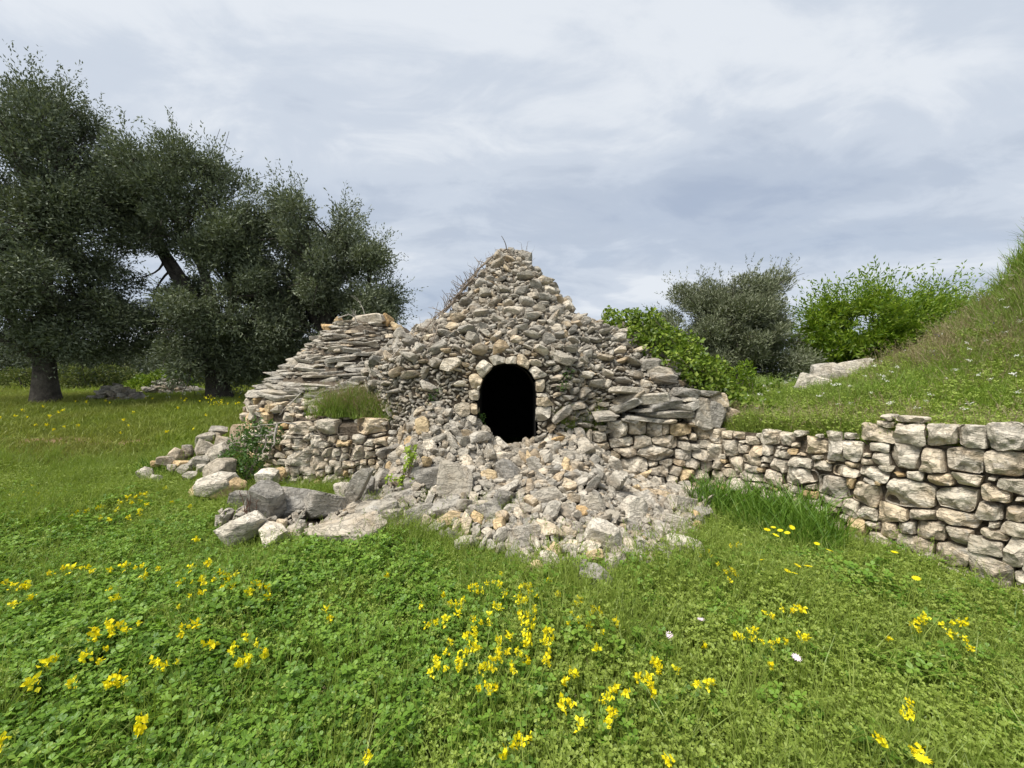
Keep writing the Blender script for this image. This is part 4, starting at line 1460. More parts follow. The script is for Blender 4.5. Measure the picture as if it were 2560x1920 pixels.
def make_tree(name, label, group, base, ells, n_leaf, leaf_mat_, L, W, seed, trunk_r, n_clump=90, clump_r=0.62, droop=0.0, trunk_h=2.0, sprig=0.25, upright=0.3, cat='tree', nlimb=6, bark=None):
    rs = np.random.RandomState(seed)
    bark = bark or M_bark
    base = np.array(base, float)
    E = [px_ell(e) for e in ells]
    vol = np.array([r.prod() ** (2 / 3) for _, r in E])
    cnt = np.maximum(1, np.round(n_clump * vol / vol.sum())).astype(int)
    cl = []
    for (c, r), k in zip(E, cnt):
        u = unit(rs.normal(size=(k, 3)))
        rad = rs.uniform(0.35, 0.92, (k, 1)) ** 0.6
        cl.append(c + u * r * rad)
    cl = np.concatenate(cl)
    cl = cl[cl[:, 2] > base[2] + 0.9]
    t = empty(name, base)
    tag(t, label, cat, group)
    # leaves: clumps of different size and density
    veg = Veg()
    size = clump_r * rs.uniform(0.6, 1.25, len(cl))
    w = size ** 2 * rs.uniform(0.6, 1.3, len(cl))
    per = (n_leaf * w / w.sum()).astype(int)
    cen = cl.mean(0)
    for c, s, k in zip(cl, size, per):
        u = unit(rs.normal(size=(k, 3)))
        rad = rs.uniform(0, 1, (k, 1)) ** 0.45
        p = c + u * rad * s * np.array([1.1, 1.1, 0.85])
        p[:, 2] -= droop * rs.uniform(0, 1, k) ** 2 * s
        d = unit(u * 0.7 + unit((c - cen)[None])[0] * 0.35 + rs.normal(0, 0.6, (k, 3)) + np.array([0, 0, upright]))
        nn = unit(rs.normal(0, 0.7, (k, 3)) + u * 0.4 + np.array([0, 0, 0.6]))
        v, f = leaves(p, d, nn, L * rs.uniform(0.7, 1.25, k), W * rs.uniform(0.7, 1.2, k))
        veg.put(v, f, np.clip(rs.beta(2, 2.6, k) * 0.9 + rs.normal(0, 0.05), 0, 0.999))
        # shoots that stick out of the clump
        out = c - cen
        if rs.uniform() < 0.9:
            for _ in range(int(6 * sprig / 0.25)):
                u1 = unit((rs.normal(0, 0.6, 3) + unit(out[None])[0] * 0.8 + np.array([0, 0, 0.7 - droop]))[None])[0]
                q0 = c + u1 * s * 0.75
                m = 16
                tt = np.linspace(0, 1, m)[:, None]
                q = q0 + u1 * tt * (s * 0.35 + sprig * rs.uniform(0.6, 1.5)) + rs.normal(0, 0.02, (m, 3))
                dd = unit(u1 * 0.8 + rs.normal(0, 0.55, (m, 3)))
                v, f = leaves(q, dd, rs.normal(size=(m, 3)), L * rs.uniform(0.6, 1.0, m), W * rs.uniform(0.6, 0.9, m))
                veg.put(v, f, rs.uniform(0.2, 0.95, m))
    me = veg.mesh('crown', leaf_mat_)
    me.transform(Matrix.Translation(-Vector(base)))
    add('crown', me, t)
    # trunk and limbs
    wood = Veg()
    lean = (cen - base) * np.array([1, 1, 0]) * 0.25
    top = base + lean * 0.6 + np.array([0, 0, trunk_h])
    path = bezier(base - np.array([0, 0, 0.2]), base + np.array([rs.normal(0, 0.15), rs.normal(0, 0.15), trunk_h * 0.5]), top, 12)
    rr = trunk_r * (1.0 - 0.25 * np.linspace(0, 1, 12)) + trunk_r * 0.55 * np.exp(-np.linspace(0, 7, 12))
    v, f = tube(path, rr, 14)
    th = np.arctan2(v[:, 1] - base[1], v[:, 0] - base[0])
    v = v + ((0.10 * np.sin(th * 3 + v[:, 2] * 1.5) + 0.06 * np.sin(th * 7 - v[:, 2] * 2)) * trunk_r)[:, None] * np.stack([np.cos(th), np.sin(th), 0 * th], -1)
    wood.put(v - base, f, np.zeros(len(v)))
    tr = add('trunk', wood.mesh('trunk', bark, True), t)
    order = rs.permutation(len(cl))
    limbs = []
    for k in order[:nlimb]:
        tgt = cl[k] * 0.8 + cen * 0.2
        mid = (top + tgt) / 2 + rs.normal(0, 0.35, 3) + np.array([0, 0, 0.3])
        lp = bezier(top - np.array([0, 0, 0.15]), mid, tgt, 12)
        lr = trunk_r * rs.uniform(0.4, 0.6) * np.linspace(1, 0.22, 12)
        vv = Veg()
        v, f = tube(lp - base, lr, 8)
        vv.put(v, f, np.zeros(len(v)))
        add('limb', vv.mesh('limb', bark, True), t)
        limbs.append(lp)
    tw = Veg()
    allp = np.concatenate(limbs)
    for c in cl:
        k = np.argmin(((allp - c) ** 2).sum(1) + rs.uniform(0, 0.6, len(allp)))
        q = allp[k]
        lp = bezier(q, (q + c) / 2 + rs.normal(0, 0.2, 3), c + rs.normal(0, 0.1, 3), 7)
        v, f = tube(lp - base, trunk_r * 0.12 * np.linspace(1, 0.3, 7), 5)
        tw.put(v, f, np.zeros(len(v)))
        for _ in range(3):
            e_ = c + rs.normal(0, 0.4, 3)
            v, f = tube(bezier(lp[4], (lp[4] + e_) / 2 + rs.normal(0, .1, 3), e_, 5) - base, trunk_r * 0.045 * np.linspace(1, 0.4, 5), 4)
            tw.put(v, f, np.zeros(len(v)))
    add('branches', tw.mesh('branches', bark, True), t)['kind'] = 'stuff'
    return t


def gz(x, y):
    return float(ground_z(x, y))


def base_at(pxx, depth):
    x = (pxx - CX) / F * depth
    return (x, depth, gz(x, depth) - 0.05)


GT = 'olive trees of the grove'
make_tree('olive_tree', 'tallest dark olive tree with a thick bare trunk standing in the open meadow', GT, base_at(118, 11.0),
          [(30, 425, 11, 190, 200), (190, 435, 11.5, 130, 170), (250, 590, 11.5, 110, 150), (60, 640, 10.6, 200, 190), (150, 775, 11, 250, 105), (10, 790, 10.2, 110, 80), (-150, 520, 11, 180, 260), (250, 830, 11.5, 100, 70)],
          125000, M_olive, 0.115, 0.040, 1, 0.28, 170, 0.52, 0.3, 1.5, sprig=0.45)
make_tree('olive_tree', 'dark olive tree with arching limbs and hanging foliage beside the slab cone', GT, base_at(556, 12.0),
          [(430, 500, 12, 130, 140), (535, 530, 12, 110, 130), (618, 610, 12, 80, 120), (570, 750, 11.7, 140, 140), (400, 780, 12.5, 130, 110), (640, 810, 12, 90, 110), (520, 890, 11.6, 120, 70), (335, 480, 12.5, 85, 130), (620, 900, 12, 70, 60), (500, 915, 11.5, 90, 45), (590, 930, 11.8, 80, 40)],
          125000, M_olive, 0.115, 0.040, 2, 0.32, 165, 0.50, 0.3, 2.0, sprig=0.4)
make_tree('olive_tree', 'dark olive tree rising behind the slab cone against the sky', GT, base_at(835, 12.6),
          [(805, 600, 12.5, 115, 125), (885, 690, 12.5, 110, 130), (735, 680, 13, 100, 125), (820, 810, 12.5, 170, 110), (690, 820, 13, 110, 100), (930, 800, 12.6, 70, 100)],
          95000, M_olive, 0.115, 0.040, 3, 0.38, 125, 0.50, 0.2, 2.0, sprig=0.4)
make_tree('olive_tree', 'grey-green feathery olive tree behind the ivy on the hut', GT, base_at(1820, 13.0),
          [(1705, 845, 13, 95, 105), (1770, 810, 13, 95, 105), (1830, 795, 13, 95, 105), (1900, 785, 13.4, 90, 100), (1840, 900, 13, 150, 120), (1730, 940, 13, 125, 90), (1925, 920, 13.4, 75, 110), (1665, 885, 13, 65, 80), (1790, 975, 12.8, 150, 70)],
          135000, M_oliveR, 0.12, 0.032, 4, 0.26, 180, 0.46, 0.0, 1.2, sprig=0.35, upright=0.8)
make_tree('almond_tree', 'bright green leafy almond tree with upright shoots behind the bank', None, base_at(2200, 13.0),
          [(2070, 865, 13, 70, 85), (2165, 815, 13, 80, 85), (2275, 815, 13.5, 80, 70), (2370, 820, 14, 65, 50), (2100, 925, 13, 70, 50), (2235, 880, 13, 110, 60)],
          30000, M_almond, 0.17, 0.06, 5, 0.16, 90, 0.40, 0.0, 0.9, sprig=0.7, upright=0.9, nlimb=12)
# far grove and scrub beyond the field
rsf = np.random.RandomState(8)
GF, GB = 'distant olive trees across the field', 'bushes along the far edge of the field'
for k, (pxx, dep, top, rx) in enumerate(((20, 30, 880, 90), (190, 34, 870, 90), (330, 36, 880, 90), (450, 32, 865, 100), (580, 36, 880, 90), (-120, 30, 870, 100), (700, 34, 860, 100), (840, 36, 870, 90), (1560, 34, 890, 90), (1720, 32, 900, 80), (2050, 36, 900, 90), (260, 48, 890, 90), (520, 50, 895, 90), (100, 50, 895, 90))):
    x = (pxx - CX) / F * dep
    g = gz(x, dep)
    yb = HOR + (CAM_H - g) / dep * F
    ym = (top + yb) / 2 - 10
    make_tree('olive_tree', 'pale grey-green distant olive tree across the field', GF, (x, dep, g), [(pxx, ym, dep, rx, (yb - top) / 2.2), (pxx + 30, ym - 12, dep, rx * 0.6, (yb - top) / 2.6)],
              5000, M_fartree, 0.26, 0.11, 100 + k, 0.22, 26, 0.9, 0.3, 1.0, sprig=0.2, nlimb=3)
for k, (pxx, dep, w, h, m) in enumerate(((200, 19, 1.6, 1.3, 0), (255, 20, 1.8, 1.5, 0), (300, 22, 2.2, 1.4, 0), (150, 22, 1.8, 1.2, 0), (60, 21, 2.0, 1.3, 0), (360, 20, 1.3, 1.0, 1), (395, 17.5, 1.4, 1.1, 1), (455, 18.5, 1.3, 0.9, 1), (520, 22, 2.2, 1.4, 0), (620, 22, 2.0, 1.3, 0), (-60, 22, 2.0, 1.4, 0), (440, 25, 2.0, 1.6, 0))):
    x = (pxx - CX) / F * dep
    g = gz(x, dep)
    rs = np.random.RandomState(300 + k)
    n_ = 2600
    u = unit(rs.normal(size=(n_, 3)))
    u[:, 2] = np.abs(u[:, 2])
    blob = 1 + 0.25 * wob(u, 3, 2, k)
    p = u * (rs.uniform(0.3, 1, (n_, 1)) ** 0.4) * np.array([w / 2, w / 2, h]) * blob[:, None]
    v, f = leaves(p, unit(u + rs.normal(0, 0.7, (n_, 3))), rs.normal(size=(n_, 3)), rs.uniform(0.08, 0.16, n_), rs.uniform(0.05, 0.09, n_))
    vg = Veg()
    vg.put(v, f, rs.beta(2, 2, n_))
    b = empty('bush', (x, dep, g - 0.1))
    tag(b, ('yellowish green scrub bush at the far edge of the field', 'bright green bush growing on the far broken wall')[m], 'bush', GB if m == 0 else 'bushes on the far broken wall')
    add('foliage', vg.mesh('foliage', (M_farbush, M_ivy)[m]), b)
    sv = Veg()
    for _ in range(5):
        e_ = np.array([rs.normal(0, w / 5), rs.normal(0, w / 5), h * 0.8])
        v, f = tube(bezier((0, 0, -0.1), e_ * 0.5 + rs.normal(0, .1, 3), e_, 5), np.linspace(0.03, 0.01, 5), 5)
        sv.put(v, f, np.zeros(len(v)))
    add('stem', sv.mesh('stem', M_bark, True), b)


# far stone heap and broken wall
def stone_pile(name, label, cat, cx_, cy_, w, d_, h, n_, seed, smin, smax):
    rs = np.random.RandomState(seed)
    g = gz(cx_, cy_)
    t = empty(name, (cx_, cy_, g))
    tag(t, label, cat, kind='thing')
    for _ in range(n_):
        a_, b_ = rs.uniform(-1, 1), rs.uniform(-1, 1)
        prof_ = max(0.05, (1 - abs(a_) ** 1.5)) * (1 - 0.6 * b_ * b_)
        zz_ = h * prof_ * rs.uniform(0.1, 1)
        s = rs.uniform(smin, smax)
        stone('stone', Vector((a_ * w / 2, b_ * d_ / 2, zz_)), (s * 1.3, s, s * 0.7), Euler((rs.normal(0, .3), rs.normal(0, .3), rs.uniform(0, 6))).to_matrix(), 'block', rs.randint(28), M_stone, t)


stone_pile('stone_heap', 'small heap of grey field stones beside the lone trunk', 'stone heap', (292 - CX) / F * 12.0, 12.0, 1.3, 0.8, 0.62, 100, 61, 0.12, 0.26)
stone_pile('broken_wall', 'far tumbled field wall with green bushes on it', 'stone wall', (430 - CX) / F * 15.5, 15.5, 2.4, 0.9, 0.85, 130, 62, 0.14, 0.28)

# ================================================================== ivy on the shoulder of the hut
rsi = np.random.RandomState(91)


def leafy(name, label, cat, blobs, per_m3, mat, L, W, seed, group=None, stems=True, up=0.4, stem_mat=None, base=None, curl=0.12):
    """a shrub or creeper: leaves on the skin of a union of blobs ((x,y,z), r)"""
    rs = np.random.RandomState(seed)
    base = np.array(base if base is not None else blobs[0][0], float)
    t = empty(name, base)
    tag(t, label, cat, group)
    vg = Veg()
    C = np.array([b[0] for b in blobs])
    R = np.array([b[1] for b in blobs])
    for c, r in zip(C, R):
        k = max(20, int(per_m3 * r * r))
        u = unit(rs.normal(size=(k, 3)))
        p = c + u * r * (rs.uniform(0.45, 1.08, (k, 1)))
        inside_ = (((p[:, None] - C[None]) / (R[None, :, None] * 0.62)) ** 2).sum(-1).min(1) < 1
        p, u = p[~inside_], u[~inside_]
        k = len(p)
        d = unit(rs.normal(0, 0.8, (k, 3)) + u * 0.5 + np.array([0, 0, up - 0.4]))
        nn = unit(u + rs.normal(0, 0.5, (k, 3)) + np.array([0, -0.3, 0.5]))
        v, f = leaves(p - base, d, nn, L * rs.uniform(0.6, 1.2, k), W * rs.uniform(0.6, 1.2, k), curl)
        vg.put(v, f, rs.beta(2, 2, k) * 0.98)
    add('foliage', vg.mesh('foliage', mat), t)
    if stems:
        sv = Veg()
        for c in C:
            v, f = tube(bezier(base - base, (c - base) * 0.5 + rs.normal(0, 0.05, 3), c - base, 7), np.linspace(0.012, 0.005, 7), 5)
            sv.put(v, f, np.zeros(len(v)))
        add('stem', sv.mesh('stem', stem_mat or M_twig, True), t)
    return t


path = [(1530, 805, 6.6, .22), (1560, 812, 6.5, .26), (1600, 825, 6.4, .26), (1585, 845, 6.2, .20), (1640, 850, 6.3, .26), (1625, 875, 6.1, .24), (1680, 868, 6.3, .24), (1660, 890, 6.0, .22), (1700, 890, 6.2, .25),
        (1735, 905, 6.1, .26), (1720, 925, 5.9, .2), (1760, 930, 6.0, .26), (1785, 960, 6.0, .24), (1760, 955, 5.8, .18), (1815, 980, 6.0, .24), (1800, 985, 5.8, .18), (1840, 1000, 5.9, .22), (1825, 1015, 5.7, .18), (1780, 1000, 5.7, .12),
        (1575, 800, 6.9, .25), (1640, 830, 6.9, .3), (1720, 870, 6.9, .3), (1790, 930, 6.8, .3)]
blobs = []
for (a_, b_, dep, r) in path:
    c = np.array(at(a_, b_, dep - 0.35))
    blobs.append((c, r * 0.8))
    for _ in range(3):
        blobs.append((c + rsi.normal(0, 0.12, 3), r * rsi.uniform(0.3, 0.55)))
leafy('ivy', 'glossy green ivy draped over the shoulder of the stone hut', 'ivy', blobs, 8000, M_ivy, 0.068, 0.06, 5, base=at(1800, 1000, 6.1))
for k, (a_, b_, dep, h) in enumerate(((1880, 985, 6.6, .30), (1930, 1000, 6.8, .26), (1965, 1010, 7.0, .16), (1985, 1020, 7.0, .12), (1850, 965, 6.7, .3))):
    c = np.array(at(a_, b_, dep))
    leafy('sapling', 'yellow-green young shoots growing between the ivy and the bank', 'plant', [(c + np.array([rsi.normal(0, .06), 0, z_]), 0.13) for z_ in np.linspace(-h, h, 6)], 9000, M_almond, 0.07, 0.026, 60 + k, 'young shoots beside the ivy', up=1.2, base=c - np.array([0, 0, h + 0.25]))
# shrub with dead branch at the broken end of the terrace wall
c0 = [(635, 1075, 5.45, .17), (610, 1105, 5.5, .18), (655, 1100, 5.4, .16), (600, 1140, 5.5, .20), (640, 1135, 5.4, .18), (595, 1175, 5.4, .16), (625, 1170, 5.3, .16), (680, 1075, 5.4, .13), (570, 1150, 5.7, .15), (690, 1095, 5.4, .1), (620, 1195, 5.3, .12)]
leafy('shrub', 'green leafy shrub at the broken end of the terrace wall', 'shrub', [(np.array(at(a_, b_, d_)), r) for a_, b_, d_, r in c0], 9000, M_shrub, 0.055, 0.03, 71, base=at(625, 1200, 5.4))


def sticks(name, label, cat, lines, mat, r0, seed, group=None, wobble=0.03, extra=0, part='twig', elen=0.15):
    """lines: lists of 3-D points; every stick a part, fine side twigs joined to it"""
    rs = np.random.RandomState(seed)
    org = np.array(lines[0][0], float)
    t = empty(name, org)
    tag(t, label, cat, group)
    for ln in lines:
        p = np.array(ln, float)
        tt = np.linspace(0, len(p) - 1, 5 * len(p))
        q = np.stack([np.interp(tt, np.arange(len(p)), p[:, k]) for k in range(3)], -1)
        q = q + np.cumsum(rs.normal(0, wobble / 3, q.shape), 0) * np.linspace(0, 1, len(q))[:, None]
        rr = r0 * rs.uniform(0.7, 1.3) * np.linspace(1, 0.45, len(q))
        vg = Veg()
        v, f = tube(q - org, rr, 5)
        vg.put(v, f, np.zeros(len(v)))
        for _ in range(extra):
            k = rs.randint(len(q))
            e_ = q[k] + unit((rs.normal(0, 1, 3) + np.array([0, -0.3, 0.5]))[None])[0] * elen * rs.uniform(0.5, 1.4)
            v, f = tube(bezier(q[k], (q[k] + e_) / 2 + rs.normal(0, 0.02, 3), e_, 5) - org, rr[k] * 0.6 * np.linspace(1, 0.5, 5), 4)
            vg.put(v, f, np.zeros(len(v)))
        add(part, vg.mesh(part, mat, True), t)
    return t


def on_surf(pts, lift=0.04):
    out = []
    for (a_, b_) in pts:
        P, nn = hit(a_, b_)
        k_ = 0
        while (P is None or P.y > 8.2) and k_ < 30:      # slide in until the ray meets the stonework
            a_ += 5 if a_ < 1270 else -5
            k_ += 1
            P, nn = hit(a_, b_)
        if P is None:
            continue
        nn = nn if nn.dot(Vector((0, -1, 0.2))) > 0 else -nn
        out.append(np.array(P + nn * lift))
    return out


# dead creeper over the shoulder of the cone
tw = [[(1270, 640), (1225, 665), (1180, 690), (1140, 720), (1100, 740)], [(1165, 700), (1130, 735), (1105, 770), (1085, 810), (1070, 850)], [(1160, 697), (1120, 712), (1085, 745), (1062, 790), (1050, 830)],
      [(1150, 705), (1140, 740), (1125, 770), (1110, 800), (1100, 850), (1070, 880)], [(1130, 720), (1100, 760), (1090, 800), (1080, 840), (1040, 860)], [(1110, 735), (1080, 765), (1060, 800), (1050, 850)],
      [(1180, 690), (1150, 730), (1140, 770), (1120, 790)], [(1250, 650), (1210, 690), (1170, 720), (1140, 750)], [(1100, 750), (1085, 790), (1095, 830), (1085, 870)], [(1140, 730), (1110, 760), (1070, 790)]]
sticks('dead_creeper', 'bare dead creeper stems clinging to the shoulder of the main cone', 'dead creeper', [on_surf(t, 0.13) for t in tw], M_twig, 0.012, 5, extra=15, elen=0.2, part='stem')
tw = []
for k in range(26):
    a_ = rsi.uniform(1185, 1325)
    yb = 632 + abs(a_ - 1285) * 0.55
    P = np.array(at(a_, yb + 8, 6.85))
    tw.append([P, P + np.array([rsi.normal((a_ - 1285) * 0.0012, 0.05), rsi.normal(0, 0.05), rsi.uniform(0.10, 0.26)])])
sticks('dry_stalks', 'dry bristling stalks on the very tip of the cone', 'dry stalks', tw, M_twig, 0.0045, 6, extra=2, part='stalk', elen=0.08)
tw = [[(900, 930), (880, 955), (850, 975)], [(905, 900), (915, 950), (940, 985)], [(930, 1010), (955, 965), (985, 935)], [(870, 975), (820, 985), (790, 1000)], [(760, 985), (735, 1010), (705, 1030)], [(860, 950), (885, 945), (905, 955)],
      [(965, 840), (975, 870), (972, 905)], [(985, 900), (1010, 870), (1040, 850)], [(1000, 880), (975, 915), (960, 950)]]
sticks('dead_creeper', 'pale dead roots hanging over the flat slabs of the side cone', 'dead creeper', [on_surf(t, 0.05) for t in tw], M_deadwood, 0.009, 7, extra=3, part='stem')
sticks('dead_creeper', 'tangle of dry roots over the low terrace wall', 'dead creeper', [on_surf(t, 0.07) for t in [[(800, 1070), (815, 1100), (850, 1115), (880, 1120)], [(830, 1095), (860, 1120), (900, 1150)], [(850, 1080), (870, 1110), (905, 1125), (940, 1120)], [(900, 1105), (890, 1140), (900, 1170)], [(880, 1150), (920, 1160), (950, 1140)], [(920, 1090), (910, 1120), (930, 1150)], [(790, 1090), (800, 1120), (820, 1150)], [(860, 1140), (870, 1170), (850, 1190)]]], M_twig, 0.009, 8, extra=6, part='stem', elen=0.12)
sticks('dead_branch', 'bleached forked dead branch sticking out of the shrub', 'dead branch', [[np.array(at(*q)) for q in ((693, 1060, 5.2), (690, 1085, 5.12), (660, 1088, 5.1), (655, 1125, 5.05))], [np.array(at(*q)) for q in ((690, 1070, 5.15), (683, 1115, 5.05), (660, 1128, 5.02))], [np.array(at(*q)) for q in ((740, 1060, 5.3), (700, 1055, 5.2), (650, 1065, 5.15))], [np.array(at(*q)) for q in ((655, 1088, 5.1), (640, 1090, 5.1))]], M_deadwood, 0.016, 9, extra=2, part='fork')
sticks('dead_branch', 'thin crooked twigs on top of the slab cone', 'dead branch', [[np.array(at(*q)) for q in ((845, 795, 6.9), (870, 785, 6.9), (885, 797, 6.9))], [np.array(at(*q)) for q in ((912, 785, 7.0), (905, 765, 7.0), (908, 752, 7.0))], [np.array(at(*q)) for q in ((890, 805, 6.9), (880, 780, 6.9))]], M_deadwood, 0.011, 10, extra=2, part='twig')
Pr, _ = hit(622, 1330, BVH_G)
lines = []
for k in range(7):
    tp = at(630 + rsi.uniform(-22, 22), rsi.uniform(1200, 1270), Pr.y)
    lines.append([np.array(Pr), np.array(Pr) * 0.5 + np.array(tp) * 0.5 + rsi.normal(0, .015, 3), np.array(tp)])
sticks('red_stem_plant', 'thin dark reddish bare stems standing before the grey boulder', 'plant', lines, M_redtwig, 0.004, 11, extra=4, part='stem', elen=0.06)
Pq, _ = hit(1655, 1365, BVH_G)
lines = []
for k in range(16):
    e_ = np.array(Pq) + np.array([rsi.normal(0, 0.16), rsi.normal(-0.05, 0.1), rsi.uniform(0.05, 0.25)])
    lines.append([np.array(Pq) + np.array([0, 0, 0.05]), (np.array(Pq) + e_) / 2 + np.array([0, 0, 0.06]), e_])
sticks('dry_stem_tuft', 'tangle of dry brown stems in front of the whitish boulder', 'dry plant', lines, M_twig, 0.0035, 12, extra=2, part='stem', elen=0.07)
Pv, _ = hit(1005, 1240)
vine = [np.array(Pv), np.array(at(1010, 1200, Pv.y)), np.array(at(1020, 1160, Pv.y)), np.array(at(1028, 1120, Pv.y))]
cl = [(at(a_, b_, Pv.y - 0.05), r) for a_, b_, r in ((1028, 1125, .045), (1022, 1150, .05), (1030, 1140, .035), (975, 1195, .04), (1000, 1205, .05), (1015, 1215, .045), (1035, 1208, .05), (1018, 1165, .035), (1005, 1222, .04))]
leafy('vine_shoot', 'lime green vine shoot climbing out of the rubble', 'plant', [(np.array(c), r) for c, r in cl], 12000, M_lime, 0.06, 0.045, 81, base=Pv)
leafy('doorway_creeper', 'little green creeper on the inner edge of the doorway', 'plant', [(np.array(at(a_, b_, 5.1)), r) for a_, b_, r in ((1200, 1040, .05), (1200, 1060, .05), (1198, 1080, .05), (1205, 1045, .03), (1215, 1090, .03), (1196, 1070, .05))], 12000, M_shrub, 0.05, 0.04, 82, base=at(1197, 1095, 5.1))
leafy('red_plant', 'small tuft with red leaves beside the slab cone', 'plant', [(np.array(at(a_, b_, 5.6)), r) for a_, b_, r in ((950, 925, .06), (962, 918, .05), (945, 935, .05))], 12000, M_red, 0.05, 0.012, 83, base=at(952, 945, 5.65))
Pn = [(1090, 990), (1420, 940), (1085, 1025), (1408, 965), (560, 1060)]
for k, (a_, b_) in enumerate(Pn):
    P, _ = hit(a_, b_)
    leafy('wall_weed', 'small green weed rooted between the stones of the hut', 'plant', [(np.array(P) + np.array([rsi.normal(0, .03), -0.06, rsi.normal(0, .03)]), 0.05) for _ in range(3)], 12000, M_shrub, 0.045, 0.02, 84 + k, 'weeds between the stones of the hut', base=P)

# ================================================================== scattered ground cover (stuff)
TCOL = {}


def template(kind, meshes):
    c = bpy.data.collections.new('cover_' + kind)
    for k, me in enumerate(meshes):
        o_ = bpy.data.objects.new('%s_%02d' % (kind, k), me)
        c.objects.link(o_)
    TCOL[kind] = (c, len(meshes))


def scatter(name, kind, pts, scl, seed, label, cat, tilt=0.15, squash=None):
    c, n_t = TCOL[kind]
    rs = np.random.RandomState(seed)
    n_ = len(pts)
    me = bpy.data.meshes.new(name)
    me.vertices.add(n_)
    me.vertices.foreach_set('co', np.asarray(pts, np.float32).ravel())
    a1 = me.attributes.new('rot', 'FLOAT_VECTOR', 'POINT')
    a1.data.foreach_set('vector', np.stack([rs.normal(0, tilt, n_), rs.normal(0, tilt, n_), rs.uniform(0, 6.283, n_)], -1).astype(np.float32).ravel())
    a2 = me.attributes.new('scl', 'FLOAT', 'POINT')
    a2.data.foreach_set('value', np.asarray(scl, np.float32) * np.ones(n_, np.float32))
    a3 = me.attributes.new('pick', 'INT', 'POINT')
    a3.data.foreach_set('value', rs.randint(0, n_t, n_).astype(np.int32))
    o_ = add(name, me)
    g = bpy.data.node_groups.new(name, 'GeometryNodeTree')
    g.interface.new_socket('Geometry', in_out='INPUT', socket_type='NodeSocketGeometry')
    g.interface.new_socket('Geometry', in_out='OUTPUT', socket_type='NodeSocketGeometry')
    gi, go = g.nodes.new('NodeGroupInput'), g.nodes.new('NodeGroupOutput')
    ip = g.nodes.new('GeometryNodeInstanceOnPoints')
    ci = g.nodes.new('GeometryNodeCollectionInfo')
    ci.inputs['Collection'].default_value = c
    ci.inputs['Separate Children'].default_value = True
    ci.inputs['Reset Children'].default_value = True

    def na(nm, ty):
        q = g.nodes.new('GeometryNodeInputNamedAttribute')
        q.data_type = ty
        q.inputs['Name'].default_value = nm
        return q.outputs['Attribute']
    e2r = g.nodes.new('FunctionNodeEulerToRotation')
    g.links.new(na('rot', 'FLOAT_VECTOR'), e2r.inputs[0])
    g.links.new(gi.outputs[0], ip.inputs['Points'])
    g.links.new(ci.outputs[0], ip.inputs['Instance'])
    ip.inputs['Pick Instance'].default_value = True
    g.links.new(na('pick', 'INT'), ip.inputs['Instance Index'])
    g.links.new(e2r.outputs[0], ip.inputs['Rotation'])
    g.links.new(na('scl', 'FLOAT'), ip.inputs['Scale'])
    g.links.new(ip.outputs[0], go.inputs[0])
    md = o_.modifiers.new('cover', 'NODES')
    md.node_group = g
    return tag(o_, label, cat, kind='stuff')


def clover_mesh(rs, n_, rad, h0, h1, ll, mat, cup=0.25):
    vg = Veg()
    st_ = Veg()
    for _ in range(n_):
        a_, r = rs.uniform(0, 6.283), rad * math.sqrt(rs.uniform())
        z_ = rs.uniform(h0, h1)
        c = np.array([r * math.cos(a_), r * math.sin(a_), z_])
        tilt = rs.normal(0, 0.35, 2)
        nn = unit(np.array([[tilt[0], tilt[1], 1.0]]))[0]
        ph = rs.uniform(0, 6.283)
        s = ll * rs.uniform(0.65, 1.2)
        e1 = unit(np.cross(nn, [0.3, 1, 0])[None])[0]
        e2 = np.cross(nn, e1)
        val = rs.beta(2, 2) * 0.45
        for k in range(3):
            t = ph + k * 2.094 + rs.normal(0, 0.1)
            d = e1 * math.cos(t) + e2 * math.sin(t)
            sd_ = -e1 * math.sin(t) + e2 * math.cos(t)
            w = s * 0.45
            lift = nn * cup * s
            v = np.array([c, c + d * s * 0.55 + sd_ * w + lift * 0.5, c + d * s * 0.95 + sd_ * w * 0.55 + lift, c + d * s + lift * 0.8, c + d * s * 0.95 - sd_ * w * 0.55 + lift, c + d * s * 0.55 - sd_ * w + lift * 0.5])
            vg.put(v, np.array([[0, 1, 2, 3], [0, 3, 4, 5]]), np.full(6, val))
        b = c * np.array([0.7, 0.7, 0]) + np.array([0, 0, 0])
        sw = np.array([0.0012, 0.0008, 0])
        vg.put(np.array([b - sw, b + sw, c + sw, c - sw]), np.array([[0, 1, 2, 3]]), np.full(4, 0.05))
    return vg.mesh('clover', mat)


